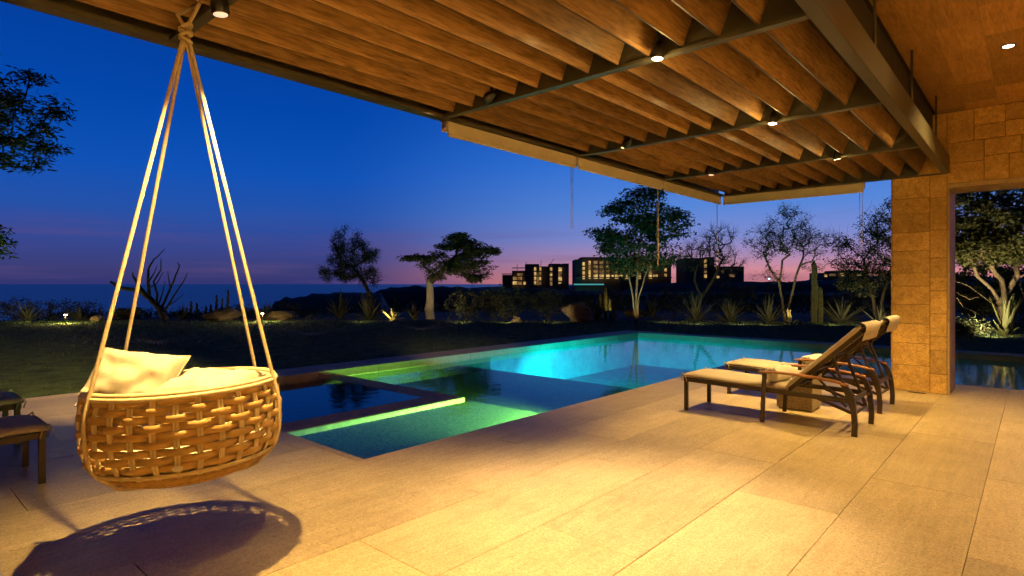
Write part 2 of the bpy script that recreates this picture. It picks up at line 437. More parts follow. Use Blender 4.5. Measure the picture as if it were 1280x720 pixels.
near = skyramp([(0, (220, 132, 118)), (.020, (206, 134, 142)), (.045, (166, 134, 172)), (.075, (122, 134, 198)), (.125, (84, 130, 208)), (.20, (50, 112, 206)), (.30, (14, 82, 182)), (.45, (4, 50, 136)), (.6, (1, 20, 66)), (1, (1, 10, 36))])
sun_dir = at(1080, 1.0, 0).normalized()
flat = N.new('ShaderNodeVectorMath'); flat.operation = 'MULTIPLY'; flat.inputs[1].default_value = (1, 1, 0)
L.new(nm.outputs[0], flat.inputs[0])
fn = N.new('ShaderNodeVectorMath'); fn.operation = 'NORMALIZE'; L.new(flat.outputs[0], fn.inputs[0])
dt = N.new('ShaderNodeVectorMath'); dt.operation = 'DOT_PRODUCT'; L.new(fn.outputs[0], dt.inputs[0]); dt.inputs[1].default_value = sun_dir
mr = N.new('ShaderNodeMapRange'); mr.interpolation_type = 'SMOOTHSTEP'
mr.inputs['From Min'].default_value = .66; mr.inputs['From Max'].default_value = 1.0
L.new(dt.outputs['Value'], mr.inputs['Value'])
mx = N.new('ShaderNodeMix'); mx.data_type = 'RGBA'
L.new(mr.outputs[0], mx.inputs[0]); L.new(away.outputs[0], mx.inputs[6]); L.new(near.outputs[0], mx.inputs[7])
# thin dusk cloud streaks low over the horizon
mp = N.new('ShaderNodeMapping'); mp.inputs['Scale'].default_value = (2.2, 2.2, 42); L.new(nm.outputs[0], mp.inputs['Vector'])
cn = N.new('ShaderNodeTexNoise'); cn.inputs['Scale'].default_value = 1.3; cn.inputs['Detail'].default_value = 5; L.new(mp.outputs[0], cn.inputs['Vector'])
cr = N.new('ShaderNodeMapRange'); cr.inputs['From Min'].default_value = .50; cr.inputs['From Max'].default_value = .72; cr.inputs['To Max'].default_value = .45
L.new(cn.outputs['Fac'], cr.inputs['Value'])
lowm = N.new('ShaderNodeMapRange'); lowm.inputs['From Min'].default_value = .03; lowm.inputs['From Max'].default_value = .13; lowm.inputs['To Min'].default_value = 1; lowm.inputs['To Max'].default_value = 0
L.new(sx.outputs['Z'], lowm.inputs['Value'])
cm = N.new('ShaderNodeMath'); cm.operation = 'MULTIPLY'; L.new(cr.outputs[0], cm.inputs[0]); L.new(lowm.outputs[0], cm.inputs[1])
mx2 = N.new('ShaderNodeMix'); mx2.data_type = 'RGBA'; L.new(cm.outputs[0], mx2.inputs[0]); L.new(mx.outputs[2], mx2.inputs[6])
mx2.inputs[7].default_value = (*lin((96, 74, 122)), 1)
bk = N.new('ShaderNodeMapRange'); bk.inputs['From Min'].default_value = -.35; bk.inputs['From Max'].default_value = .15
bk.inputs['To Min'].default_value = .05; bk.inputs['To Max'].default_value = 1
L.new(dt.outputs['Value'], bk.inputs['Value'])
vs_ = N.new('ShaderNodeVectorMath'); vs_.operation = 'SCALE'; L.new(mx2.outputs[2], vs_.inputs[0]); L.new(bk.outputs[0], vs_.inputs['Scale'])
L.new(vs_.outputs[0], bg.inputs['Color']); bg.inputs['Strength'].default_value = 1.1

# ------------------------------------------------------------------ the setting
rng = random.Random(7)
DX = -4.30; PY0 = 2.92; PY1 = 16.1; PX0 = -9.15; LY = 11.0; RX = 9.0; WZ = -.12
SHZ = -.42; SHY = 9.55; DEEP = -.98

def slab_field(mb, x0, x1, y0, y1, wcourse, xstart, lens, rng, gap=.006):
    """courses running along y; lens gives random slab lengths"""
    k = math.floor((x0 - xstart) / wcourse)
    x = xstart + k * wcourse
    while x < x1 - 1e-6:
        a = max(x, x0); b = min(x + wcourse, x1)
        if b - a > .02:
            y = y0 - rng.uniform(0, lens[1])
            while y < y1:
                l = rng.uniform(*lens); c = max(y, y0); d = min(y + l, y1)
                if d - c > .02:
                    g = gap / 2; z = rng.uniform(-.0012, .0012)
                    mb.box((a + g, c + g, -.022), (b - g, d - g, z), bev=.0025)
                y += l
        x += wcourse
mb = MB()
slab_field(mb, DX, 9.0, -5.0, LY, .67, DX - .005 + .0, (1.7, 2.7), rng, .003)
slab_field(mb, -9.9, DX, -5.0, PY0, .67, DX, (1.7, 2.7), rng, .003)
tag(mb.build('deck', M['deck']), kind='structure')
mb = MB()
mb.box((DX + .012, -5, -.30), (9, LY - .012, -.010)); mb.box((-9.88, -5, -.30), (DX + .012, PY0 - .012, -.010))
tag(mb.build('deck_bed', M['grout']), kind='structure')

# coping along the garden side of the pool
mb = MB()
def cop(x0, x1, y0, y1, along):
    if along == 'y':
        y = y0
        while y < y1 - .01:
            e = min(y + 1.2, y1); mb.box((x0, y + .003, -.12 - .03), (x1, e - .003, 0.0), bev=.004); y = e
    else:
        x = x0
        while x < x1 - .01:
            e = min(x + 1.2, x1); mb.box((x + .003, y0, -.15), (e - .003, y1, 0.0), bev=.004); x = e
cop(-9.9, PX0 - .36, PY0 + .003, PY1 + .6, 'y')
cop(PX0 - .354, PX0, PY0 + .003, PY1, 'y')
cop(PX0 - .354, RX, PY1 + .003, PY1 + .6, 'x')
tag(mb.build('pool_coping', M['coping']), kind='structure')

# basin: deep part, tanning shelf
mb = MB()
def quad(a, b, c, d): mb.add([a, b, c, d], [(0, 1, 2, 3)])
e = .01
wt = -.023
# deep floor (L shape)
mb.box((PX0 - .1, SHY, DEEP - .1), (RX, PY1 + .1, DEEP))
mb.box((PX0 - .12, SHY + .001, DEEP), (PX0 - .0, PY1, wt - .13))           # left wall
mb.box((PX0 - .12, PY1 + .001, DEEP), (RX, PY1 + .12, wt - .13))           # back wall
mb.box((DX + .015, SHY + .002, DEEP), (DX + .2, LY - .014, wt - .28))      # deck side wall
mb.box((DX + .2, LY - .2, DEEP), (RX, LY - .016, wt - .28))                 # wall under deck end
mb.box((DX + .012, SHY + .002, wt - .279), (DX + .2, LY - .014, wt))
mb.box((DX + .2, LY - .19, wt - .279), (RX, LY - .013, wt))
tag(mb.build('pool', M['pool']), kind='structure')
mb = MB()
mb.box((PX0 - .1, PY0 - .1, SHZ - .95), (DX + .1, SHY - .004, SHZ))
mb.box((PX0 - .12, PY0, SHZ), (PX0 - .0, SHY, wt - .13))
mb.box((PX0 - .12, PY0 - .2, SHZ), (DX + .1, PY0 - .013, wt))
mb.box((DX + .012, PY0, SHZ), (DX + .2, SHY, wt))
tag(mb.build('pool_shelf', M['shelf']), kind='structure')
# spa enclosure: raised wall round a seat bench
mb = MB()
SX1, SX0, SY1 = -6.08, -6.53, 5.82
mb.box((SX0, PY0 - .01, SHZ - .01), (SX1, SY1, WZ + .005), bev=.012)
mb2 = MB(); mb2.add([(SX1 - .01, PY0 - .01, -.18), (SX1 + 1.5, PY0 - .01, SHZ - .004), (SX1 + 1.5, SY1 + 1.0, SHZ - .004), (SX1 - .01, SY1 + .1, -.18), (SX1 - .01, SY1 + .9, SHZ - .004)], [(0, 1, 2, 3), (3, 2, 4)])
tag(mb2.build('shelf_slope', M['shelf']), kind='structure')
mb.box((PX0 + .01, SY1 - .40, SHZ - .01), (SX0 - .002, SY1 - .001, WZ + .004), bev=.012)
mb.box((PX0 + .3, PY0 + .35, SHZ - .01), (SX0 - .35, SY1 - .75, SHZ + .02), bev=.01)
mb.box((PX0 + .005, PY0 - .01, SHZ - .01), (PX0 + .45, SY1 - .402, SHZ + .12), bev=.01)
mb.box((PX0 + .452, SY1 - .80, SHZ - .01), (SX0 - .002, SY1 - .402, SHZ + .121), bev=.01)
tag(mb.build('spa_wall', M['poolstone']), kind='structure')
# water surface
mb = MB()
mb.add([(PX0 - .002, PY0 - .012, WZ), (DX + .013, PY0 - .012, WZ), (DX + .013, LY - .0, WZ), (PX0 - .002, LY, WZ)], [(0, 1, 2, 3)])
mb.add([(PX0 - .002, LY, WZ), (DX + .013, LY, WZ), (RX, LY, WZ), (RX, PY1 + .002, WZ), (PX0 - .002, PY1 + .002, WZ)], [(0, 1, 2, 3, 4)])
tag(mb.build('pool_water', M['water']), kind='structure')

# lawn, planting bed and open ground -------------------------------------------------
def sheet(mb, xs, ys, zf, skip=None):
    idx = {}
    vs = []; fs = []
    for i, x in enumerate(xs):
        for j, y in enumerate(ys):
            idx[i, j] = len(vs); vs.append((x, y, zf(x, y)))
    for i in range(len(xs) - 1):
        for j in range(len(ys) - 1):
            if skip and skip((xs[i] + xs[i + 1]) / 2, (ys[j] + ys[j + 1]) / 2): continue
            fs.append((idx[i, j], idx[i + 1, j], idx[i + 1, j + 1], idx[i, j + 1]))
    mb.add(vs, fs, True)
def span(a, b, n): return [a + (b - a) * i / n for i in range(n + 1)]
def cam_rf(x, y): return x * RT.x + y * RT.y, x * FW.x + y * FW.y
def inpool(x, y): return x > -9.9 and y < PY1 + .6
def lawn_z(x, y):
    return -.015 + .02 * mnoise.noise(V((x * .3, y * .3, 0)))
LAWN_F = 24.2
mb = MB()
xs = span(-40, -9.9, 40) + span(-9.9, 9, 24)[1:]
ys = span(-12, PY1 + .6, 40) + span(PY1 + .6, 32, 22)[1:]
def lawn_skip(x, y):
    if inpool(x, y): return True
    r, f = cam_rf(x, y)
    return f > LAWN_F + 1.2 * mnoise.noise(V((r * .22, 3.1, 0)))
sheet(mb, xs, ys, lawn_z, lawn_skip)
tag(mb.build('lawn', M['lawn']), kind='structure')

def land_z(x, y):
    r, f = cam_rf(x, y); dist = sqrt(r * r + f * f)
    a = r / max(f, 1.0) if f > 1 else (r / 1.0)
    a = max(-3, min(3, a))
    sea = max(0, min(1, (-.02 - a) / .12))                # 1 on the seaward side
    if f < 1: sea = 1 if r < 0 else 0
    t = max(0, min(1, (dist - 33) / 60)); t = t * t * (3 - 2 * t)
    z = -.055 + (0 if dist < 26 else .05 * mnoise.noise(V((x * .15, y * .15, 0))))
    z -= sea * t * 26
    t2 = max(0, min(1, (dist - 30) / 100))
    z += (1 - sea) * t2 * (-1.3 + 1.0 * mnoise.noise(V((x * .02, y * .02, 0))))
    if dist > 1200: z -= (dist - 1200) / 4800 * 18 * (1 - sea)
    return z
def geo(a, b, n):
    return [a * (b / a) ** (i / n) for i in range(n + 1)]
right = [9 + t for t in geo(1, 6000, 46)]; left = [-9.9 - t for t in geo(1, 6000, 46)]
up = [16.7 + t for t in geo(1, 6000, 46)]; dn = [-5 - t for t in geo(1, 6000, 30)]
xs = sorted(left) + span(-9.9, 9, 12) + right; ys = sorted(dn) + span(-5, 16.7, 12) + up
mb = MB()
sheet(mb, xs, ys, land_z, lambda x, y: -9.9 < x < 9 and -5 < y < 16.7)
tag(mb.build('ground', M['ground']), kind='structure')
mb = MB()
mb.add([(-50000, -50000, -13), (50000, -50000, -13), (50000, 50000, -13), (-50000, 50000, -13)], [(0, 1, 2, 3)])
tag(mb.build('sea', M['sea']), kind='structure')

def ridge(name, px0, px1, d, topf, depth, m, n=60, base_z=-14, seed=0):
    """a rounded headland d metres out whose skyline follows topf(px)"""
    mb = MB()
    def fn(u, v):
        px = px0 + (px1 - px0) * u
        prof = sin(pi * v) ** .8 * min(1, min(u, 1 - u) * 5 + .02) ** .5
        dd = d + (v - .5) * depth
        top = EYE + (HOR - topf(px)) / F * d
        z = base_z + (top - base_z) * prof
        z += prof * .03 * abs(top - base_z) * mnoise.noise(V((px * .11, v * 7, seed)))
        return at(px, dd, z)
    mb.grid(fn, n, 12)
    return tag(mb.build(name, m), kind='structure')
def interp(pts):
    def f(x):
        if x <= pts[0][0]: return pts[0][1]
        for (a, b), (c, d) in zip(pts, pts[1:]):
            if x <= c: return b + (d - b) * (x - a) / (c - a)
        return pts[-1][1]
    return f
ridge('dune', 300, 520, 75, interp([(300, 398), (330, 383), (360, 371), (400, 366), (425, 366), (450, 366), (520, 368)]), 30, M['sand'], seed=2)
ridge('headland', 405, 760, 130, interp([(405, 368), (430, 364), (470, 360.5), (520, 357.5), (560, 358), (600, 362), (640, 361), (700, 358), (760, 358)]), 60, M['ground'], seed=5)
ridge('hillside', 690, 1320, 230, interp([(690, 364), (740, 357), (820, 354), (900, 353), (980, 352), (1060, 350), (1320, 350)]), 90, M['ground'], seed=8)
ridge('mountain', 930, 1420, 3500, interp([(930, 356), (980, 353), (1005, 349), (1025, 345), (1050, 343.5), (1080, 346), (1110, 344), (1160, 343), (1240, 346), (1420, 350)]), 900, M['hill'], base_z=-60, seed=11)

# ------------------------------------------------------------------ house wall, ceiling
WY = 9.88; WT = .72; CZ = 3.82; LZ = 2.80; CX0, CX1 = -1.53, -.87; OPX = 2.4; HX = 6.0
house = empty('house', (CX1, WY, 0), label='stone clad house end with a wide doorway and a flush wooden ceiling', cat='house')
mb = MB()
mb.box((CX0, WY + .02, -.02), (CX1 - .02, WY + WT - .02, 2.999))
mb.box((CX0 + .30, WY + .02, 2.999), (CX1 - .02, WY + WT - .02, CZ + .3))
mb.box((CX1 - .02, WY + .02, LZ + .02), (OPX + .02, WY + WT - .02, CZ + .3))
mb.box((OPX + .02, WY + .02, -.02), (HX, WY + WT - .02, CZ + .3))
wall = mb.build('wall', M['stonecore'], house)
# stone cladding tiles: random ashlar
mb = MB(); tr = random.Random(21)
def split(u0, v0, u1, v1, out, big=.46):
    w_, h_ = u1 - u0, v1 - v0
    if (w_ <= big and h_ <= big * .82) or (w_ < .3 and h_ < .45):
        out.append((u0, v0, u1, v1)); return
    if h_ / .72 > w_:
        c = v0 + h_ * tr.uniform(.36, .64); split(u0, v0, u1, c, out, big); split(u0, c, u1, v1, out, big)
    else:
        c = u0 + w_ * tr.uniform(.36, .64); split(u0, v0, c, v1, out, big); split(c, v0, u1, v1, out, big)
def tiles_front(x0, x1, z0, z1):
    out = []; split(x0, z0, x1, z1, out)
    for a, b, c, d in out:
        p = tr.uniform(0, .008); mb.box((a + .0026, WY - p, b + .0026), (c - .0026, WY + .022, d - .0026), bev=.003)
tiles_front(CX0, CX0 + .44, 0, 2.995); tiles_front(CX0 + .44, CX1 - .03, 0, 2.995)
tiles_front(CX0 + .30, CX1 - .03, 2.999, CZ)
tiles_front(CX1 - .03, OPX + .03, LZ + .06, CZ); tiles_front(OPX + .03, HX, 0, CZ)
def tiles_side(x, y0, y1, z0, z1, sgn):
    z = z0
    while z < z1 - .01:
        h = min(tr.uniform(.25, .5), z1 - z)
        mb.box((min(x, x - sgn * .02), y0 + .002, z + .0015), (max(x, x - sgn * .02), y1, z + h - .0015), bev=.002); z += h
tiles_side(CX0 - .0, WY + .024, WY + WT - .02, 0, 2.995, 1)
tiles_front_far = []
mb.build('stone_cladding', M['travertine'], house)
mb = MB()
mb.box((CX1 - .028, WY - .004, 0), (CX1, WY + WT, LZ), bev=.003)
mb.box((CX1 - .028, WY - .004, LZ + .001), (OPX + .028, WY + WT, LZ + .058), bev=.003)
mb.box((OPX, WY - .004, 0), (OPX + .028, WY + WT, LZ), bev=.003)
mb.build('door_frame', M['jamb'], house)
# ceiling of veneer panels
mb = MB(); tr = random.Random(5)
x = -1.02
while x < HX - .01:
    w_ = min(.33, HX - x); y = -5.0 - tr.uniform(0, .8)
    while y < WY:
        l = tr.uniform(.55, 1.25); a = max(-5, y); b = min(y + l, WY - .002)
        if b - a > .03: mb.box((x + .0008, a + .0008, CZ), (x + w_ - .0008, b - .0008, CZ + .02))
        y += l
    x += w_
mb.build('ceiling', M['ceil'], house)
mb = MB()
mb.box((-1.06, -5, CZ + .021), (HX + .2, WY + WT, CZ + .34)); mb.box((-1.16, -5, 3.312), (-1.06, WY - .004, CZ + .021))
mb.build('roof_slab', M['black'], house)
mb = MB()
mb.box((HX + .01, -5.2, -.02), (HX + .2, WY + WT, CZ)); mb.box((-1.0, -5.25, -.02), (HX + .009, -5.0, CZ))
mb.build('rear_wall', M['plaster'], house)

# ------------------------------------------------------------------ pergola
PGX0, PGX1, PZ = -4.10, -.95, 3.0
YB = [-.85, 1.33, 3.58, 5.70, 7.80, 9.96]
perg = empty('pergola', (PGX0, YB[-1], 0), label='steel pergola roof filled with upright stained wooden boards over the deck', cat='pergola')
mb = MB()
mb.box((PGX0, YB[0], PZ + .012), (PGX0 + .012, YB[-1], PZ + .26)); mb.box((PGX0, YB[0], PZ), (PGX0 + .11, YB[-1], PZ + .012))
mb.box((PGX0 + .055, YB[0], PZ + .0125), (PGX0 + .11, YB[-1], PZ + .032)); mb.box((PGX0 + .012, YB[0], PZ + .248), (PGX0 + .09, YB[-1], PZ + .26))
mb.box((PGX0 - .03, YB[0], PZ + .085), (PGX0 - .001, YB[-1], PZ + .11))
mb.build('edge_beam', M['steel'], perg)
mb = MB(); mb.box((PGX1 - .005, YB[0] - .1, PZ), (PGX1 + .08, WY - .006, PZ + .235), bev=.004); mb.build('main_beam', M['steel'], perg)
for i, y in enumerate(YB):
    mb = MB(); x0, x1 = PGX0 + .113, PGX1 - .008
    if i == 5:
        mb.box((x0, y - .1, PZ + .001), (x1, y, PZ + .012)); mb.box((x0, y - .012, PZ + .0125), (x1, y, PZ + .26))
        mb.build('end_beam', M['steel'], perg); continue
    hw = .16 if i == 1 else .035
    mb.box((x0, y - .03, PZ + .001), (x1, y + .03, PZ + .021)); mb.box((x0, y - .006, PZ + .0215), (x1, y + .006, PZ + .255))
    mb.build('cross_beam', M['steel'], perg)
NF = 12
LU = V((.36, 0, .93)).normalized(); LN = V((LU.z, 0, -LU.x))
for b in range(5):
    y0, y1 = YB[b] + .012, YB[b + 1] - (.012 if b < 4 else .02)
    for k in range(NF):
        p = V((-1.215 - .242 * k + rng.uniform(-.004, .004), 0, PZ + .030 + rng.uniform(-.003, .003)))
        ya, yb = y0 + rng.uniform(0, .006), y1 - rng.uniform(0, .006)
        m = Matrix(((LU.x, 0, LN.x, p.x), (0, 1, 0, 0), (LU.z, 0, LN.z, p.z), (0, 0, 0, 1)))
        mb = MB(); mb.box((0, ya, -.022), (.235, yb, 0), m, bev=.0025)
        o = mb.build('board', M['fin'], perg); o.data.materials.append(M['finshade'])
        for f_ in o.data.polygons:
            if f_.normal.dot(LU) < -.6: f_.material_index = 1  # bottom edge gets the painted shade line
mb = MB(); mb.box((PGX0 + .02, YB[0], PZ + .2605), (PGX1 - .008, YB[-1], PZ + .31)); mb.build('roof_panel', M['black'], perg)
for y in (1.0, 3.2, 5.2, 7.0, 8.9):
    mb = MB(); mb.tube([(PGX1 + .03, y, PZ + .23), (PGX1 + .03, y, CZ + .1)], .012, 8); mb.build('hanger_rod', M['steel'], perg)

# ------------------------------------------------------------------ lamps
WARM = (1, .635, .205)
def light(name, kind, loc, energy, col, parent=None, size=None, blend=.5, radius=.03, aim=None):
    ld = bpy.data.lights.new(name, kind); ld.energy = energy; ld.color = col
    if kind == 'SPOT': ld.spot_size = R(size); ld.spot_blend = blend
    if kind in ('SPOT', 'POINT'): ld.shadow_soft_size = radius
    o = bpy.data.objects.new(name, ld); COL.objects.link(o); loc = V(loc)
    if aim is not None: o.rotation_euler = (V(aim) - loc).to_track_quat('-Z', 'Y').to_euler()
    if parent is not None:
        o.parent = parent; o.location = loc - parent.location
    else: o.location = loc
    return o

def spotlight(x, y, label, lens, energy, aim, size=96, drop=0, spill=0, col=None):
    zb = PZ - .03 - drop
    t = empty('spotlight', (x, y, zb), label=label, cat='spotlight', group='spotlights hung under the pergola')
    piv = V((x, y, zb + .085)); dr = (V(aim) - piv).normalized()
    m = (-dr).to_track_quat('Z', 'Y').to_matrix().to_4x4()
    c = piv + dr * .085
    mb = MB()
    mb.lathe([(.040, .0), (.043, .004), (.043, .055), (.036, .075), (.024, .10), (.020, .115), (0, .116)], c, 24, m=m)
    hs = mb.build('housing', M['lampbody'], t)
    mb = MB(); mb.tube([piv, (x, y, zb + .14), (x, y, PZ + .20)], .014, 10); mb.build('stem', M['lampbody'], t)
    mb = MB(); mb.lathe([(0, -.0015), (.034, -.0015), (.036, .003)], c, 24, m=m); mb.build('lens', lens, hs)
    light('lamp', 'SPOT', c + dr * .012, energy, col or WARM, t, size, .85, .03, aim)
    if spill: light('spill', 'POINT', c + dr * .03, spill, WARM, t, radius=.03)
    return t
SP = 400
spotlight(-3.10, 1.24, 'black spotlight beside the rope knot of the hanging chair', M['lensdim'], SP * 1.7, (-3.0, 1.5, 0), 104, drop=.10)
spotlight(-1.80, 1.24, 'black spotlight nearest the camera, out over the near paving', M['lens'], SP * .55, (-2.7, 2.5, 0), 56, spill=8)
spotlight(-3.34, 3.50, 'small dark spotlight by the pool end of the nearest long cross beam', M['lensdim'], SP * 9, (-11.3, 2.0, 0), 38)
spotlight(-1.84, 3.50, 'large glowing spotlight on the nearest cross beam, above the brightest paving', M['lens'], SP * 2.1, (-2.02, 3.42, 0), 66, col=(1, .70, .36), spill=8)
spotlight(-3.30, 5.62, 'small dark spotlight on the middle cross beam above the blind', M['lensdim'], SP * 6, (-9.4, 9.2, 0), 26)
spotlight(-1.80, 5.62, 'glowing spotlight on the middle cross beam, over the paving before the loungers', M['lens'], SP * .7, (-1.9, 5.4, 0), 70, spill=8)
spotlight(-3.27, 7.72, 'small dark spotlight on the far cross beam near the pool corner', M['lensdim'], SP * 1.2, (-3.3, 7.4, 0), 92)
spotlight(-1.76, 7.72, 'glowing spotlight on the far cross beam near the stone column', M['lens'], SP * 1.1, (-1.45, 8.4, 0), 84, spill=8)

def downlight(x, y, label, energy):
    t = empty('downlight', (x, y, CZ), label=label, cat='downlight', group='downlights in the wooden ceiling')
    mb = MB(); mb.lathe([(.045, -.002), (.058, -.004), (.060, .001), (.045, .002)], (x, y, CZ), 28); hs = mb.build('trim_ring', M['lampbody'], t)
    mb = MB(); mb.lathe([(0, -.006), (.043, -.006), (.0446, -.001)], (x, y, CZ), 28); mb.build('lens', M['downlens'], hs)
    light('lamp', 'SPOT', (x, y, CZ - .02), energy, WARM, t, 125, .9, .04, (x, y, 0))
DL = 120
downlight(-.20, 7.5, 'small round recessed downlight in the wooden ceiling before the doorway', DL * 5.7)
for x, y in ((-.2, 5.2), (-.2, 2.9), (-.2, .6), (2.0, 7.5), (2.0, 5.2), (2.0, 2.9), (2.0, .6)):  # unseen downlights added as warm fill over the deck
    downlight(x, y, 'round recessed fill downlight added in the wooden ceiling outside the picture', DL)
for x, y in ((.6, -3.9), (2.6, -3.9), (4.6, -3.9), (5.0, -1.5), (5.0, 1.5), (5.0, 4.5)):  # unseen lamps added to bounce warm fill off the plaster
    downlight(x, y, 'round recessed fill downlight added close to the plastered rear wall of the terrace', 1900)

# ------------------------------------------------------------------ roller blinds
def blind(p0, p1, label, cordspec, out):
    p0 = V(p0); p1 = V(p1); d = (p1 - p0).normalized(); n = V(out)
    t = empty('roller_blind', p0, label=label, cat='blind', group='rolled up blinds along the pergola edge')
    mb = MB(); mb.tube([p0 + V((0, 0, -.045)), p1 + V((0, 0, -.045))], .040, 16); mb.build('roll', M['blind'], t)
    mb = MB(); o = n * .048
    mb.bar(p0 + o + V((0, 0, -.03)), p1 + o + V((0, 0, -.03)), .008, .10); mb.bar(p0 + o * .4 + V((0, 0, -.001)), p1 + o * .4 + V((0, 0, -.001)), .10, .006)
    mb.build('cassette', M['blindmetal'], t)
    mb = MB(); mb.bar(p0 - o * .95 + V((0, 0, -.062)), p1 - o * .95 + V((0, 0, -.062)), .004, .11); fab = mb.build('fabric', M['blind'], t)
    mb = MB(); mb.bar(p0 - o * .95 + V((0, 0, -.128)), p1 - o * .95 + V((0, 0, -.128)), .022, .03, bev=.004); mb.build('bottom_bar', M['blindmetal'], fab)
    for kind, pos, l in cordspec:
        q = p0 + d * pos; mb = MB()
        if kind == 'chain':
            mb.tube([q + V((0, 0, -.05)), q + V((0, 0, -l))], .0035, 5); mb.tube([q + d * .035 + V((0, 0, -.05)), q + d * .035 + V((0, 0, -l))], .0035, 5)
            mb.build('pull_chain', M['cord'], t)
        if kind == 'wand':
            mb.tube([q + V((0, 0, -.05)), q + V((0, 0, -.33))], .006, 6); mb.tube([q + V((0, 0, -.33)), q + V((0, 0, -l))], .016, 10)
            mb.build('pull_wand', M['cord'], t)
        if kind == 'loop':
            pts = [q + V((0, 0, -.05)), q + V((0, 0, -l * .62))]
            for k in range(13):
                a = -pi / 2 + 2 * pi * k / 12
                pts.append(q + d * (.07 * cos(a + pi)) * (1) + V((0, 0, -l * .62 - .18 + .17 * -sin(a) * 1)))
            mb.tube(pts, .006, 6); mb.build('cord_loop', M['cord'], t)
    return t
bx = PGX0 + .03
blind((bx, 3.64, PZ - .003), (bx, 5.64, PZ - .003), 'rolled up cream blind under the pergola edge, the longest looking and nearest one', [('chain', 1.97, .85)], (-1, 0, 0))
blind((bx, 5.70, PZ - .003), (bx, 7.76, PZ - .003), 'rolled up cream blind under the pergola edge, middle one with a pull wand', [('wand', 2.03, 1.22)], (-1, 0, 0))
blind((bx, 7.82, PZ - .003), (bx, 9.88, PZ - .003), 'rolled up cream blind at the far pool end of the pergola edge', [('loop', 2.02, 1.45)], (-1, 0, 0))
blind((bx + .07, 9.985, PZ - .003), (-1.90, 9.985, PZ - .003), 'rolled up pale blind facing the camera under the far end of the pergola', [('chain', 2.04, 1.0)], (0, 1, 0))

# ------------------------------------------------------------------ hanging basket chair
bc = at(231, 3.24, 0); TILT = R(2.2); RS = .86
HZ = .955
knot = at(232, 3.24, EYE + (HOR - 41) / F * 3.24)
chair = empty('hanging_chair', (bc.x, bc.y, HZ - .52), label='round woven rattan basket chair hanging on ropes from the pergola', cat='hanging chair')
MT = Matrix.Rotation(-TILT, 4, FW) if False else Matrix.Rotation(-TILT, 4, V((FW.x, FW.y, 0)))
C0 = V((bc.x, bc.y, HZ))
def bl(r, th, z):
    """basket coordinates: th measured from camera-right round to the back"""
    p = RT * (r * cos(th)) + FW * (r * sin(th)) + V((0, 0, z))
    return MT @ p + C0
prof_ = interp([(-.50, 0), (-.495, .2), (-.48, .32), (-.455, .40), (-.42, .46), (-.375, .51), (-.33, .535), (-.25, .553), (-.15, .556), (-.08, .548), (0, .525)])
prof = lambda z: RS * prof_(z)
NS = 30
# stakes
mb = MB()
for k in range(NS):
    th = 2 * pi * (k + .5) / NS
    for q in (-.0085, .0085):
        pts = [bl(prof(z) + .003, th + q / .55, z) for z in (0.0, -.04, -.08, -.13, -.18, -.23, -.28, -.33, -.375, -.40)]
        mb.tube(pts, .0078, 6)
mb.build('stake', M['stake'], chair)
# wide woven strips
mb = MB(); rows = 9; sub = 6
for r_ in range(rows):
    zc = -.024 - r_ * .0398
    ring = []; n = NS * sub
    ph = 0 if r_ % 2 == 0 else pi
    vs = []
    jit = [rng.uniform(-.003, .003) for _ in range(NS)]
    for i in range(n):
        th = 2 * pi * i / n
        s_ = cos(NS / 2 * th - (NS / 2) * (2 * pi * .5 / NS) + ph)
        zz = zc + jit[(i // sub) % NS] * sin(pi * (i % sub) / sub)
        rad = prof(zz) + .0125 * s_
        for dr, dz in ((.002, -.018), (.0044, 0), (.002, .018), (-.003, .018), (-.003, -.018)):
            vs.append(bl(rad + dr, th, zz + dz))
    fs = []
    for i in range(n):
        j = (i + 1) % n
        for k in range(5):
            k2 = (k + 1) % 5
            fs.append((i * 5 + k, j * 5 + k, j * 5 + k2, i * 5 + k2))
    mb.add(vs, fs, True)
mb.build('woven_strip', M['wicker'], chair)
# finely woven bowl
mb = MB(); z = -.392
zs = []
while len(zs) < 18:
    zs.append(z)
    r0 = prof(z); slope = (prof(z + .004) - prof(z - .004)) / .008
    z -= .0125 / sqrt(1 + slope * slope)
    if z < -.4985: break
for i, z in enumerate(zs):
    pts = []
    for k in range(240):
        th = 2 * pi * k / 240
        pts.append(bl(prof(z) + .0035 * cos(60 * th + (i % 2) * pi), th, z + .0025 * cos(60 * th + (i % 2) * pi)))
    mb.tube(pts, .0072, 6, closed=True)
def bowl(u, v):
    z_ = -.385 - .11 * u; return bl(max(prof(z_) - .006, .0), 2 * pi * v, z_)
mb.grid(bowl, 14, 48)
mb.build('wicker_bowl', M['wicker2'], chair)
# rim and the band under the weave
mb = MB()
for dz, rr, dr in ((.010, .015, 0), (-.006, .012, .014), (-.006, .012, -.014)):
    mb.tube([bl(.525 * RS + dr, 2 * pi * k / 72, dz) for k in range(72)], rr, 8, closed=True)
mb.build('rim', M['stake'], chair)
mb = MB()
for dz in (-.378, -.388):
    mb.tube([bl(prof(dz) + .012, 2 * pi * k / 72, dz) for k in range(72)], .0075, 8, closed=True)
mb.build('lower_band', M['stake'], chair)
mb = MB()
mb.grid(lambda u, v: bl(prof(-.345) + .021 - .002 * (2 * v - 1) ** 2, R(294) + (u - .5) * .10 * (1 - (2 * v - 1) ** 2) ** .5, -.345 + (v - .5) * .03), 8, 8)
mb.build('maker_tag', M['tag'], chair)
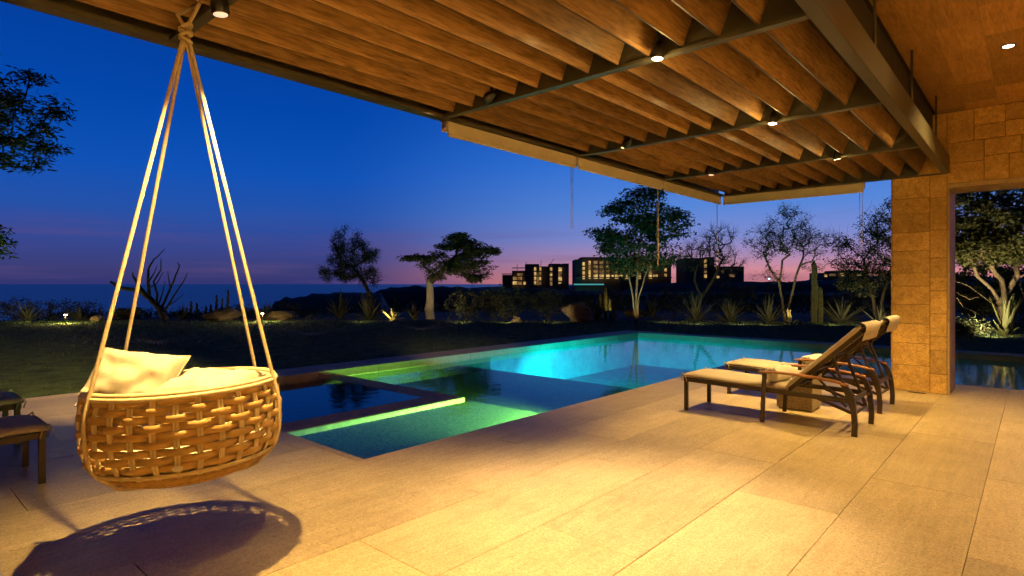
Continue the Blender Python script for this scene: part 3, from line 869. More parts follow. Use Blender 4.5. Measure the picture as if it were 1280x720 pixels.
# ropes: two slings crossing under the bowl
def rope_mesh(pts, rad=.0105):
    mb = MB()
    P = []
    for a, b in zip(pts, pts[1:]):
        n = max(1, int((b - a).length / .03))
        for k in range(n): P.append(a.lerp(b, k / n))
    P.append(pts[-1]); mb.tube(P, rad, 8); return mb
for a, lean in ((240, -.014), (64, .002), (163, -.004), (6, .016)):
    th = R(a)
    top = knot + RT * lean + V((0, 0, -.03))
    pts = [top, bl(.545 * RS, th, .012)]
    pts += [bl(prof(z) + .021, th, z - (.012 if z < -.44 else 0)) for z in (-.03, -.08, -.14, -.2, -.26, -.31, -.35, -.38, -.41, -.435, -.455, -.475, -.49)]
    pts += [bl(.20, th, -.508), bl(.10, th, -.516), bl(.0, th, -.52)]
    rope_mesh(pts).build('rope', M['rope'], chair)
mb = MB()
for k in range(4):
    zc = -.035 + k * .021; tl = (-1) ** k * .35
    pts = []
    for i in range(20):
        th = 2 * pi * i / 20
        pts.append(knot + RT * (.028 * cos(th)) + FW * (.024 * sin(th)) + V((0, 0, zc + .018 * cos(th) * (1 if k % 2 else -1))))
    mb.tube(pts, .0105, 8, closed=True)
mb.build('knot', M['rope'], chair)
for side in (-1, 1):
    top1 = V((knot.x - .02 + side * .075, YB[1] - .02 * side, PZ + .13))
    pts = [knot + V((0, 0, .02)), knot + RT * (side * .045) + V((0, 0, .10)), top1, top1 + V((0, .01, .10))]
    rope_mesh(pts).build('rope', M['rope'], chair)

def pillow(name, c, ax, ay, w_, h_, t_, label, m, cat='cushion', group=None, seed=1, droop=0.0, pinch=.10):
    c = V(c); ax = V(ax).normalized(); ay = V(ay); ay = (ay - ax * ay.dot(ax)).normalized(); n = ax.cross(ay)
    mb = MB()
    for sgn in (1, -1):
        def fn(u, v):
            a, b = 2 * u - 1, 2 * v - 1
            k = (max(0, 1 - abs(a) ** 2.6) * max(0, 1 - abs(b) ** 2.6)) ** .42
            pa = a * (1 - pinch * (1 - b * b) * abs(a) ** 3) ; pb = b * (1 - pinch * (1 - a * a) * abs(b) ** 3)
            wr = .020 * mnoise.noise(V((a * 2.1, b * 2.1, seed))) + .012 * mnoise.noise(V((a * 5, b * 3, seed + 3)))
            p = c + ax * (pa * w_ / 2) + ay * (pb * h_ / 2) + n * (sgn * (t_ / 2) * k + wr * (k + .15))
            p.z -= droop * (a * a) * .5 + droop * b * b * .2
            return p
        mb.grid(fn, 26, 22)
    o = mb.build(name, m, origin=c)
    pp = MB(); ring = []
    for side in range(4):
        for q in range(14):
            f = -1 + 2 * q / 14
            a, b = [(f, -1), (1, f), (-f, 1), (-1, -f)][side]
            pa = a * (1 - pinch * (1 - b * b) * abs(a) ** 3); pb = b * (1 - pinch * (1 - a * a) * abs(b) ** 3)
            wr = .014 * mnoise.noise(V((a * 2.1, b * 2.1, seed))) + .006 * mnoise.noise(V((a * 6, b * 5, seed + 3)))
            p = c + ax * (pa * w_ / 2) + ay * (pb * h_ / 2) + n * (wr * .15)
            p.z -= droop * (a * a) * .5 + droop * b * b * .2
            ring.append(p)
    pp.tube(ring, .0045, 6, closed=True); pp.build('piping', m, o)
    return tag(o, label, cat, group)
pc = bl(-.24, 0, .075) - FW * .09
pillow('pillow', bl(-.225, 0, .035) - FW * .08, RT + V((0, 0, -.10)), V((0, 0, 1)) + FW * .62, .48, .34, .20, 'big plump cream pillow leaning against the left rim of the basket chair', M['linen'], 'pillow', seed=2)
pillow('pillow', bl(.15, 0, -.01) - FW * .02, RT + V((0, 0, -.02)), FW + V((0, 0, .15)), .44, .40, .13, 'flatter cream pillow lying in the right half of the basket chair', M['linen'], 'pillow', seed=7)
mb = MB()
def seat(u, v):
    r_ = .45 * min(1, u * 1.02); edge = max(0, 1 - (u) ** 6)
    return bl(r_, 2 * pi * v, -.33 + .05 * edge ** .5 + .008 * mnoise.noise(V((cos(2 * pi * v) * u * 3, sin(2 * pi * v) * u * 3, 4))))
mb.grid(seat, 12, 40); mb.grid(lambda u, v: bl(.45 - .07 * u, 2 * pi * v, -.33 - .08 * u), 3, 40)
tag(mb.build('seat_cushion', M['linen'], origin=bl(0, 0, -.2)), 'round cream seat cushion inside the bottom of the basket chair', 'cushion')

# ------------------------------------------------------------------ sun loungers
def make_lounger():
    t = empty('sun_lounger')
    W = .33
    BX0, BZ0, BX1, BZ1 = 1.16, .385, 1.86, 1.06
    for s in (-1, 1):
        mb = MB(); mb.bar((.03, s * (W - .015), 0), (.03, s * (W - .015), .385), .035, .045, up=(1, 0, 0), bev=.004); mb.build('leg', M['frame'], t, local=True)
        mb = MB(); mb.bar((.93, s * (W + .03), 0), (.955, s * (W + .03), .535), .03, .042, up=(1, 0, 0), bev=.004); mb.build('leg', M['frame'], t, local=True)
        mb = MB()
        pts = [(1.70, .52), (1.765, .44), (1.80, .33), (1.815, .20), (1.82, .10), (1.815, 0)]
        for (a, b), (c, d) in zip(pts, pts[1:]): mb.bar((a, s * (W + .03), b + .003), (c, s * (W + .03), d - .0), .03, .05, up=(1, 0, 0))
        mb.build('leg', M['frame'], t, local=True)
        mb = MB()
        pts = [(.90, .545), (1.1, .556), (1.3, .553), (1.5, .540), (1.66, .520), (1.76, .498)]
        for i, ((a, b), (c, d)) in enumerate(zip(pts, pts[1:])):
            mb.bar((a - .002, s * (W + .032), b), (c + .002, s * (W + .032), d), .058, .024, bev=.005)
        mb.build('armrest', M['teak'], t, local=True)
    mb = MB()
    for s in (-1, 1):
        mb.bar((.0, s * (W - .015), .365), (1.78, s * (W - .015), .335), .028, .05, bev=.003)
        mb.bar((.94, s * (W + .015), .35), (.94, s * (W - .02), .35), .03, .03)
        mb.bar((1.80, s * (W + .015), .32), (1.78, s * (W - .02), .32), .03, .03)
    mb.bar((.012, -W + .03, .365), (.012, W - .03, .365), .024, .05); mb.bar((.94, -W + .03, .345), (.94, W - .03, .345), .03, .03)
    mb.bar((1.775, -W + .03, .335), (1.775, W - .03, .335), .03, .04)
    mb.build('frame', M['frame'], t, local=True)
    mb = MB(); dx, dz = BX1 - BX0, BZ1 - BZ0
    for s in (-1, 1):
        mb.bar((BX0, s * (W - .06), BZ0 - .03), (BX1 + .0, s * (W - .06), BZ1 - .03), .026, .045, bev=.003)
        a = .62; mb.bar((BX0 + dx * a, s * (W - .075), BZ0 + dz * a - .05), (1.79, s * (W - .075), .20), .016, .03)
        mb.bar((1.79, s * (W - .075), .20), (1.40, s * (W - .075), .335), .016, .03)
        a = .35; mb.bar((BX0 + dx * a, s * (W - .085), BZ0 + dz * a - .05), (1.72, s * (W - .085), .26), .012, .022)
        for a in (.25, .45, .65, .85):
            mb.tube([(BX0 + dx * a + .025, s * (W - .075), BZ0 + dz * a - .045), (BX0 + dx * a + .025, s * (W - .04), BZ0 + dz * a - .045)], .008, 6)
    for a in (.1, .35, .6, .97):
        mb.bar((BX0 + dx * a, -W + .06, BZ0 + dz * a - .03), (BX0 + dx * a, W - .06, BZ0 + dz * a - .03), .03, .02)
    mb.bar((1.79, -W + .075, .20), (1.79, W - .075, .20), .02, .02)
    mb.build('backrest_frame', M['frame'], t, local=True)
    mb = MB()
    def pad(u0, u1, path, th):
        """soft slab swept along path(s) in xz, rounded across"""
        ring = []
        NW = 10
        def sec(u):
            (x, z), (nx, nz) = path(u); out = []
            endk = min(1, 8 * u + .35, 8 * (1 - u) + .35); tt = th * (.45 + .55 * endk)
            for k in range(NW + 1):
                y = -W + .012 + (2 * W - .024) * k / NW
                e = abs(2 * k / NW - 1); h = tt * (1 - .45 * e ** 6)
                w2 = .004 * mnoise.noise(V((x * 6, y * 6, z * 6)))
                out.append(V((x + nx * (h + w2), y, z + nz * (h + w2))))
            for k in range(NW, -1, -1):
                y = -W + .012 + (2 * W - .024) * k / NW
                out.append(V((x, y, z)))
            return out
        n = 28; vs = []
        for i in range(n + 1): vs += sec(i / n)
        q = 2 * (NW + 1); fs = []
        for i in range(n):
            for k in range(q): fs.append((i * q + k, i * q + (k + 1) % q, (i + 1) * q + (k + 1) % q, (i + 1) * q + k))
        fs.append(tuple(range(q))); fs.append(tuple(n * q + k for k in range(q - 1, -1, -1)))
        mb.add(vs, fs, True)
    pad(0, 1, lambda u: ((-.02 + 1.20 * u, .391 - .018 * u + .004 * sin(u * 9)), (0, 1)), .052)
    spad = mb.build('seat_pad', M['cushion'], t, local=True)
    mb = MB(); L_ = sqrt(dx * dx + dz * dz); n_ = (-dz / L_, dx / L_)
    pad(0, 1, lambda u: ((BX0 + .0 + dx * 1.02 * u, BZ0 - .002 + dz * 1.02 * u), n_), .055)
    bpad = mb.build('back_pad', M['cushion'], t, local=True)
    mb = MB()
    def hood(u, v):
        a = R(135) - u * R(200); y = (-W + .005) + (2 * W - .01) * v
        sag = .012 * sin(pi * v) + .004 * sin(v * 17)
        cx_, cz_ = BX1 + .005 , BZ1 + .012
        q = .045 + sag * .3
        return V((cx_ + q * cos(a) - (u > .8) * .01, y, cz_ + q * sin(a) - (.09 * max(0, u - .75) / .25) + .0))
    mb.grid(hood, 14, 16)
    mb.build('head_flap', M['cushion'], bpad, local=True)
    for s in (-1, 1):
        mb = MB()
        mb.tube([(-.015, s * (W - .012), .44), (-.03, s * (W + .005), .40), (-.012, s * (W + .004), .345)], .006, 5)
        mb.tube([(-.02, s * (W - .012), .44), (.03, s * (W + .006), .395), (.045, s * (W + .004), .34)], .006, 5)
        mb.build('tie', M['cushiongrey'], spad, local=True)
    return t
LG = 'sun loungers on the paving'
lg = make_lounger()
def place(o, x, y, rz, label):
    o.location = (x, y, 0); o.rotation_euler = (0, 0, rz); tag(o, label, 'sun lounger', LG)
L1 = lg; place(L1, -3.14, 6.94, R(-1), 'beige cushioned sun lounger with raised back, the nearer of the pair by the column')
L2 = copy_tree(lg); place(L2, -3.16, 8.30, R(-1), 'beige cushioned sun lounger with raised back, the farther of the pair beside the stone column')
L3 = copy_tree(lg); place(L3, -5.90, .98, R(-90), 'sun lounger foot end at the left picture edge, the one closer to the basket chair')
L4 = copy_tree(lg); place(L4, -7.38, 1.05, R(-90), 'sun lounger foot end at the left picture edge, the one nearer the lawn')

def towel(c, ax, label, r_=.085, l_=.38):
    c = V(c); ax = V(ax).normalized(); up = V((0, 0, 1)); sd = ax.cross(up)
    mb = MB(); turns = 3.2; n = 90
    def pt(k, o):
        th = 2 * pi * turns * k / n; rr = .012 + (r_ - .012) * k / n
        return sd * (rr * cos(th)) + up * (rr * sin(th))
    for i in range(n):
        a, b = pt(i, 0), pt(i + 1, 0)
        mb.add([c - ax * l_ / 2 + a, c + ax * l_ / 2 + a, c + ax * l_ / 2 + b, c - ax * l_ / 2 + b], [(0, 1, 2, 3)], True)
    mb.lathe([(0, -l_ / 2 + .008), (r_ * .93, -l_ / 2 + .012), (r_ * .95, l_ / 2 - .012), (0, l_ / 2 - .008)], c, 24, m=ax.to_track_quat('Z', 'Y').to_matrix().to_4x4())
    return tag(mb.build('towel', M['towel'], origin=c), label, 'towel', 'rolled towels on the loungers')
def lpos(o, p): return Matrix.Translation(o.location) @ o.rotation_euler.to_matrix().to_4x4() @ V(p)
towel(lpos(L1, (1.02, -.10, .425 + .088)), (0.15, 1, 0), 'rolled white towel on the seat of the nearer sun lounger')
towel(lpos(L2, (1.02, -.10, .425 + .088)), (0.15, 1, 0), 'rolled white towel on the seat of the farther sun lounger')

st = empty('side_table', (-2.14, 7.63, 0), label='low stone block side table standing between the two right loungers', cat='side table')
mb = MB(); mb.box((-2.34, 7.43, .02), (-1.94, 7.83, .40), bev=.006); mb.build('block', M['concrete'], st)
mb = MB(); mb.box((-2.32, 7.45, 0), (-1.96, 7.81, .0195)); mb.build('plinth', M['grout'], st)
mb = MB(); mb.box((-2.345, 7.425, .4005), (-1.935, 7.835, .43), bev=.005); mb.build('top', M['concrete'], st)

t = empty('floor_drain', (*at(1146, 8.1, 0).xy, .002), label='small dark drain slot in the paving before the stone column', cat='drain')
mb = MB(); q = t.location; mb.box((q.x - .10, q.y - .03, .0035), (q.x + .10, q.y + .03, .006)); mb.build('plate', M['metal'], t)
mb = MB(); mb.box((q.x - .08, q.y - .012, .0062), (q.x + .08, q.y + .012, .0075)); mb.build('slot', M['black'], t)

# ------------------------------------------------------------------ pool lamps
def pool_light(p, d, energy, col, label, size=150):
    p = V(p); d = V(d).normalized()
    t = empty('pool_light', p, label=label, cat='pool light', group='underwater lamps in the pool walls')
    m = d.to_track_quat('Z', 'Y').to_matrix().to_4x4()
    mb = MB(); mb.lathe([(.09, -.01), (.09, .006), (.07, .012)], p, 24, m=m); mb.build('ring', M['metal'], t)
    light('lamp', 'SPOT', p + d * .05, energy, col, t, size, .6, .05, p + d)
    return t
CY = (.0, .80, 1.0); GR = (.48, 1.0, .16)
pool_light((DX + .004, 6.5, -.27), (-1, -.45, -.55), 2900, GR, 'underwater lamp throwing green light over the shallow shelf', 112)
pool_light((DX + .004, 10.6, -.62), (-1, -.02, -.36), 1700, CY, 'underwater lamp in the deck side wall of the deep end', 110)
pool_light((-7.4, SHY + .004, -.68), (-.35, 1, -.42), 2000, CY, 'underwater lamp in the step below the shelf', 110)
pool_light((-2.2, LY + .004, -.62), (-.2, 1, -.25), 30, CY, 'underwater lamp below the deck end beside the column', 110)
pool_light((2.2, LY + .004, -.62), (.1, 1, -.25), 8, CY, 'underwater lamp below the deck end beyond the doorway', 110)

# ------------------------------------------------------------------ vegetation tools
def grow(rng, trunks, attractors, step=.35, wig=.06, up=.15, r_tip=.008, expo=.47, rmax=1e9):
    """nodes joined greedily toward the attractors; returns branch polylines, radii, tips"""
    pos = []; par = []; chains = []
    for pl in trunks:
        ids = []
        pl = [V(p) for p in pl]
        first = None
        for a, p in enumerate(pl):
            near_ = None
            if a == 0 and pos:
                j = min(range(len(pos)), key=lambda i: (pos[i] - p).length)
                if (pos[j] - p).length < .12: near_ = j
            if near_ is not None: ids.append(near_); continue
            if ids:
                prev = pos[ids[-1]]; n = max(1, int((p - prev).length / step))
                for k in range(1, n + 1):
                    q = prev.lerp(p, k / n)
                    if k < n: q += V((rng.gauss(0, wig), rng.gauss(0, wig), 0)) * .35
                    par.append(ids[-1]); pos.append(q); ids.append(len(pos) - 1)
            else:
                par.append(-1); pos.append(p); ids.append(len(pos) - 1)
        chains.append(ids)
    base_n = len(pos)
    tops = [c[-1] for c in chains]
    att = sorted([V(a) for a in attractors], key=lambda a: min((a - pos[t_]).length for t_ in tops))
    tips = []; load = {}
    low = min(p.z for p in pos)
    for a in att:
        best, bc_ = None, 1e9
        for i, p in enumerate(pos):
            d = a - p; l = d.length
            c = l + max(0, -d.z) * .8
            if i < base_n and i not in tops and (p.z - low) < .45 * (max(pos[t_].z for t_ in tops) - low): c += 3
            if c < bc_: best, bc_ = i, c
        p = pos[best]; d = a - p; n = max(1, int(d.length / step)); ids = [best]
        for k in range(1, n + 1):
            f = k / n
            q = p.lerp(a, f) + V((0, 0, up * d.length * sin(pi * f) * .5))
            if k < n: q += V((rng.gauss(0, wig), rng.gauss(0, wig), rng.gauss(0, wig)))
            par.append(ids[-1]); pos.append(q); ids.append(len(pos) - 1)
        chains.append(ids); tips.append((ids[-1], pos[ids[-1]], (pos[ids[-1]] - pos[ids[-2]])))
    cnt = [0] * len(pos)
    for i, _, _ in tips:
        while i >= 0: cnt[i] += 1; i = par[i]
    rad = [min(rmax, r_tip * max(1, c) ** expo) for c in cnt]
    out = []
    for ids in chains:
        out.append(([pos[i] for i in ids], [min(rad[i], rad[ids[1]] * 1.15) if k == 0 and len(ids) > 1 else rad[i] for k, i in enumerate(ids)]))
    return out, [(p, d) for _, p, d in tips], len(trunks)

def leaf(mb, p, d, n, l, w_):
    d = d.normalized(); s = d.cross(n)
    if s.length < 1e-4: s = d.orthogonal()
    s.normalize()
    mb.add([p, p + d * l * .45 + s * w_ * .5, p + d * l, p + d * l * .45 - s * w_ * .5], [(0, 1, 2, 3)])

def rv(rng, zs=1.0):
    while True:
        v = V((rng.uniform(-1, 1), rng.uniform(-1, 1), rng.uniform(-1, 1)))
        if .05 < v.length < 1: return V((v.x, v.y, v.z * zs))

def ell(rng, c, r, n, shell=.45):
    out = []
    c = V(c)
    while len(out) < n:
        v = V((rng.uniform(-1, 1), rng.uniform(-1, 1), rng.uniform(-1, 1))); l = v.length
        if l > 1 or l < shell * rng.random(): continue
        q = RT * (v.x * r[0]) + FW * (v.y * r[1]) + V((0, 0, v.z * r[2])); out.append(c + q)
    return out

def tree(name, seed, base, trunks, att, label, cat, lm=None, bm=None, leaves=14, ll=.10, lw=.045, cl=(.22, .22, .14), step=.3, wig=.05,
         up=.12, r_tip=.008, expo=.47, group=None, flat=.5, twig=0, crown_name='crown', trunk_name='trunk', rmax=1e9, trunk_mat2=None):
    rng = random.Random(seed); base = V(base)
    t = empty(name, base, label=label, cat=cat, group=group)
    br, tips, nt_ = grow(rng, trunks, att, step, wig, up, r_tip, expo, rmax)
    mb = MB()
    for pts, rad in br[:nt_]:
        rr = list(rad); 
        if len(rr) > 3: rr[0] *= 1.35; rr[1] *= 1.12
        mb.tube(pts, rr, 8)
    mb.build(trunk_name, trunk_mat2 or bm, t)
    mb = MB()
    for pts, rad in br[nt_:]:
        mb.tube(pts, rad, 5)
    for p, d in tips:
        for k in range(twig):
            v = (rv(rng) + d.normalized() * .5 + V((0, 0, .25))) * cl[0] * 1.6
            q = p - d * rng.random() * .6
            mid = q + v * .5 + rv(rng) * .05
            mb.tube([q, mid, q + v], [r_tip * .6, r_tip * .45, r_tip * .25], 3, caps=False)
    if mb.v: mb.build('branches', bm, t)
    if leaves:
        mb = MB()
        for p, d in tips:
            for k in range(leaves):
                o = rv(rng); q = p + V((o.x * cl[0], o.y * cl[1], o.z * cl[2])) - d * .4 * rng.random()
                dr = rv(rng); dr.z *= flat; dr.z -= .15
                nn = V((rng.gauss(0, 1), rng.gauss(0, 1), rng.gauss(0, 1)))
                s_ = rng.uniform(.7, 1.3); leaf(mb, q, dr, nn, ll * s_, lw * s_)
        mb.build(crown_name, lm, t)
    return t

# ------------------------------------------------------------------ trees
TG = 'trees beyond the lawn'
rg = random.Random(99)
# tree at the left picture edge
d = 11.0; b = at(-150, d)
att = ell(rg, atp(-25, 118, d), (1.30, 1.3, .85), 60) + ell(rg, atp(-10, 180, d), (1.05, 1.0, .45), 32) + ell(rg, atp(-26, 300, d), (.62, .7, .32), 22) + ell(rg, atp(-150, 160, d), (1.5, 1.6, 1.6), 40)
tree('feathery_tree', 1, b, [[b, at(-148, d, 1.5), at(-140, d, 3.0), at(-120, d, 4.4)]], att, 'dark feathery tree reaching in over the lawn at the left picture edge', 'tree',
     M['needle'], M['darkbark'], leaves=60, ll=.15, lw=.035, cl=(.26, .26, .12), step=.3, wig=.06, up=.1, flat=.3, group=TG)
# dead driftwood tree
d = 23.5
def poly(pts, sc, ox, oy, d, rng, dep=.25):
    return [atp(ox + x / sc, oy + y / sc, d, rng.uniform(-dep, dep) if i else 0) for i, (x, y) in enumerate(pts)]
dead = [([(622, 540), (600, 500), (560, 455), (525, 430), (470, 422), (440, 412), (414, 397)], .13, .05), ([(545, 445), (520, 410), (500, 375), (497, 362)], .09, .02),
        ([(560, 450), (556, 400), (556, 350), (578, 312), (619, 272)], .075, .012), ([(585, 490), (590, 440), (576, 395), (603, 352), (604, 308)], .06, .012),
        ([(556, 395), (575, 370), (590, 335)], .035, .01), ([(600, 510), (628, 445), (652, 392), (674, 335), (664, 325)], .06, .012), ([(640, 420), (632, 385), (630, 355)], .03, .01),
        ([(606, 520), (650, 455), (690, 392), (703, 362)], .05, .01), ([(596, 480), (612, 430), (620, 395)], .035, .01), ([(560, 420), (590, 400), (612, 360)], .03, .01), ([(600, 505), (660, 470), (690, 440)], .03, .008)]
t = empty('dead_tree', atp(207, 399, d), label='bare bleached dead tree with a crooked leaning limb before the sea', cat='dead tree')
mb = MB()
for i, (pts, r0, r1) in enumerate(dead):
    P = poly(pts, 3, 0, 220, d, rg, .12 if i else .05); n = len(P)
    PP = []; RR = []
    for k in range(n - 1):
        for s_ in range(3):
            PP.append(P[k].lerp(P[k + 1], s_ / 3) + V((rg.gauss(0, .015), 0, rg.gauss(0, .015)))); RR.append(r0 + (r1 - r0) * (k + s_ / 3) / (n - 1))
    PP.append(P[-1]); RR.append(r1)
    mb.tube(PP, RR, 7)
    if i == 0: mb.build('trunk', M['deadwood'], t); mb = MB()
mb.build('branches', M['deadwood'], t)
# wispy tree
d = 26.0; b = atp(470, 398, d)
att = ell(rg, atp(436, 318, d), (.95, .8, .95), 70, .2) + ell(rg, atp(425, 340, d), (.9, .7, .45), 36, .2) + ell(rg, atp(462, 318, d), (.42, .4, .25), 14) + ell(rg, atp(462, 348, d), (.4, .4, .5), 16) + [atp(432, 284, d), atp(420, 290, d), atp(446, 291, d)]
tree('wispy_tree', 2, b, [[b, atp(464, 372, d), atp(455, 352, d), atp(442, 335, d)]], att, 'leaning wispy tree with fine twiggy foliage before the dune', 'tree',
     M['needle'], M['darkbark'], leaves=56, ll=.14, lw=.026, cl=(.22, .22, .22), twig=9, r_tip=.008, flat=1.0, group=TG)
# flat topped tree with white trunk
d = 26.0; b = atp(537, 403, d)
att = (ell(rg, atp(520, 322, d), (.75, .7, .10), 22) + ell(rg, atp(553, 330, d), (.9, .8, .6), 46) + ell(rg, atp(576, 300, d), (.6, .7, .32), 34) + ell(rg, atp(596, 312, d), (.85, .8, .35), 40)
       + ell(rg, atp(588, 332, d), (1.0, .8, .6), 60) + ell(rg, atp(612, 312, d), (.42, .4, .10), 10) + ell(rg, atp(560, 308, d), (.5, .5, .12), 14) + ell(rg, atp(600, 348, d), (.55, .5, .14), 12) + ell(rg, atp(545, 345, d), (.4, .4, .14), 8))
t = tree('flat_topped_tree', 3, b, [[b, atp(537, 372, d), atp(538, 347, d)], [atp(538, 352, d), atp(556, 335, d), atp(570, 320, d)]], att, 'flat topped leafy tree with a thick whitewashed trunk on the lawn edge', 'tree',
     M['leaf'], M['darkbark'], leaves=62, ll=.125, lw=.046, cl=(.34, .34, .12), r_tip=.008, up=.05, flat=.2, group=TG, expo=.5, trunk_mat2=M['darkbark'])
mb = MB()
pr = [(403, .24), (398, .21), (388, .20), (378, .175), (366, .16), (355, .15), (349, .14)]
mb.tube([atp(537 + .8 * sin(y_), y_, d) for y_, r_ in pr], [r_ for _, r_ in pr], 14); mb.build('trunk', M['whitebark'], t)
# big leafy tree at the pool corner
d = 20.8; b = atp(796, 408, d)
att = (ell(rg, atp(790, 305, d), (1.25, 1.2, .95), 120) + ell(rg, atp(800, 262, d), (.95, 1.0, .75), 80) + ell(rg, atp(838, 285, d), (.75, .8, .75), 50) + ell(rg, atp(765, 300, d), (.6, .7, .5), 24)
       + ell(rg, atp(850, 268, d), (.5, .5, .18), 12) + ell(rg, atp(748, 292, d), (.42, .4, .12), 9) + ell(rg, atp(815, 240, d), (.5, .5, .25), 16) + ell(rg, atp(790, 335, d), (1.0, .9, .3), 30) + ell(rg, atp(764, 265, d), (.35, .3, .14), 8) + ell(rg, atp(830, 325, d), (.8, .6, .3), 18))
tree('leafy_tree', 4, b, [[b, atp(798, 372, d), atp(806, 345, d, .1), atp(815, 320, d, .1)], [b + V((.05, .04, 0)), atp(791, 372, d), atp(786, 346, d), atp(784, 318, d)], [b + V((-.05, .05, 0)), atp(795, 370, d, .15), atp(797, 340, d, .2), atp(799, 300, d, .2)]], att,
     'dense leafy tree with several pale stems at the far pool corner', 'tree', M['leaf'], M['bark'], leaves=40, ll=.12, lw=.05, cl=(.30, .30, .15), r_tip=.006, expo=.36, group=TG)
# bare twisting trees
d = 25.0; b = atp(872, 398, d)
att = ell(rg, atp(880, 318, d), (1.1, 1.0, .85), 90, .2) + ell(rg, atp(900, 300, d), (.9, .8, .55), 55) + ell(rg, atp(915, 330, d), (.7, .7, .6), 40) + ell(rg, atp(862, 320, d), (.5, .6, .8), 34)
tree('bare_tree', 5, b, [[b, atp(876, 372, d), atp(868, 350, d), atp(872, 330, d)], [atp(876, 372, d), atp(890, 352, d), atp(900, 330, d)]], att,
     'dark bare twisting tree behind the dangling cord loop', 'tree', M['leafdark'], M['darkbark'], leaves=3, ll=.07, lw=.03, cl=(.2, .2, .2), twig=7, wig=.06, up=.2, r_tip=.0085, expo=.42, group=TG)
d = 23.0; b = atp(982, 402, d)
att = (ell(rg, atp(985, 290, d), (1.0, .9, .95), 120, .1) + ell(rg, atp(955, 305, d), (.8, .8, .7), 70, .1) + ell(rg, atp(1018, 300, d), (.85, .8, .65), 66, .1) + ell(rg, atp(990, 262, d), (.6, .6, .25), 14)
       + ell(rg, atp(960, 345, d), (.7, .7, .35), 14) + ell(rg, atp(1020, 335, d), (.5, .5, .35), 12))
tree('sparse_tree', 6, b, [[b, atp(978, 375, d), atp(974, 352, d), atp(978, 325, d)], [b + V((.06, .05, 0)), atp(989, 372, d), atp(995, 345, d), atp(1004, 322, d)], [atp(974, 352, d), atp(962, 335, d), atp(955, 318, d)]], att,
     'tall sparse tree with thin upright branches and few leaves before the pink sky', 'tree', M['leafdark'], M['bark'], leaves=9, ll=.09, lw=.035, cl=(.2, .2, .2), twig=6, wig=.04, up=.12, r_tip=.0065, expo=.40, group=TG)
d = 22.0; b = atp(1095, 402, d)
att = (ell(rg, atp(1085, 318, d), (1.1, 1.0, .85), 70) + ell(rg, atp(1095, 280, d), (.7, .7, .55), 36) + ell(rg, atp(1120, 320, d), (1.0, 1.0, 1.1), 60) + ell(rg, atp(1078, 352, d), (1.0, 1.0, .5), 60) + ell(rg, atp(1056, 330, d), (.5, .5, .3), 14)
       + ell(rg, atp(1052, 300, d), (.3, .3, .3), 7) + ell(rg, atp(1110, 258, d), (.3, .3, .2), 5))
tree('airy_tree', 7, b, [[b, atp(1092, 375, d), atp(1085, 350, d), atp(1080, 325, d)], [b, atp(1105, 365, d), atp(1115, 335, d)]], att,
     'airy small leaved tree just left of the stone column', 'tree', M['leafdark'], M['darkbark'], leaves=34, ll=.085, lw=.045, cl=(.26, .26, .2), twig=3, r_tip=.0075, expo=.43, group=TG)
# crooked tree seen through the doorway
d = 18.5; b = atp(1262, 424, d)
att = (ell(rg, atp(1240, 290, d), (1.7, 1.2, 1.1), 130) + ell(rg, atp(1300, 280, d), (1.5, 1.4, 1.2), 70) + ell(rg, atp(1205, 275, d), (.9, .9, 1.2), 60) + ell(rg, atp(1225, 312, d), (1.2, 1.0, .4), 60) + ell(rg, atp(1270, 310, d), (1.0, .8, .35), 40)
       + ell(rg, atp(1250, 220, d), (1.8, 1.5, 1.0), 70))
trk = []
for pts in ([(1262, 424), (1256, 402), (1246, 385), (1228, 370), (1208, 356), (1190, 350)], [(1254, 400), (1250, 380), (1240, 362), (1222, 346), (1216, 330)], [(1260, 415), (1268, 392), (1280, 372), (1300, 352), (1318, 335)],
            [(1250, 380), (1262, 362), (1272, 345), (1270, 322)], [(1228, 370), (1212, 374), (1196, 366)], [(1268, 392), (1256, 376), (1252, 350), (1240, 335)], [(1262, 420), (1240, 408), (1222, 392), (1204, 384), (1196, 372)], [(1280, 372), (1275, 356), (1282, 338)]):
    trk.append([atp(x, y, d, rg.uniform(-.25, .25) if i else 0) for i, (x, y) in enumerate(pts)])
tree('crooked_tree', 8, b, trk, att, 'broad dark tree with crooked pale limbs seen through the doorway', 'tree', M['leafolive'], M['bark'], leaves=60, ll=.12, lw=.065, cl=(.30, .30, .2), r_tip=.0085, expo=.42, step=.25, wig=.05, group=TG, rmax=.11)

# low plants --------------------------------------------------------------------------
def shrub(seed, px, py, wpx, hpx, d, label, m=None, n=60, leaves=16, ll=.09, lw=.04, group='dark shrubs along the lawn edge', name='shrub'):
    rng = random.Random(seed); b = atp(px, py, d); b.z = -.05; s = d / F
    c = b + V((0, 0, hpx * s * .52)); r = (wpx * s / 2, wpx * s / 2.4, hpx * s * .48)
    att = ell(rng, c, r, n, .5)
    trunks = [[b, b + V((rng.uniform(-.1, .1), rng.uniform(-.1, .1), hpx * s * .25))], [b + V((.08, 0, 0)), b + V((.25, .1, hpx * s * .3))], [b + V((-.08, 0, 0)), b + V((-.25, .05, hpx * s * .3))]]
    return tree(name, seed, b, trunks, att, label, 'shrub', m or M['leafdark'], M['darkbark'], leaves=leaves, ll=ll, lw=lw, cl=(.20, .20, .16), r_tip=.006, expo=.35, group=group, flat=1.0, crown_name='foliage', trunk_name='stem')
shrub(31, 582, 404, 56, 40, 25.5, 'dark shrub right beside the white trunk of the flat topped tree', n=80)
shrub(32, 632, 405, 62, 46, 25.0, 'widest dark green shrub, before the left hotel block', M['leaf'], n=100)
shrub(33, 684, 404, 52, 42, 25.3, 'dark green shrub just left of the tan boulder', M['leaf'], n=80)
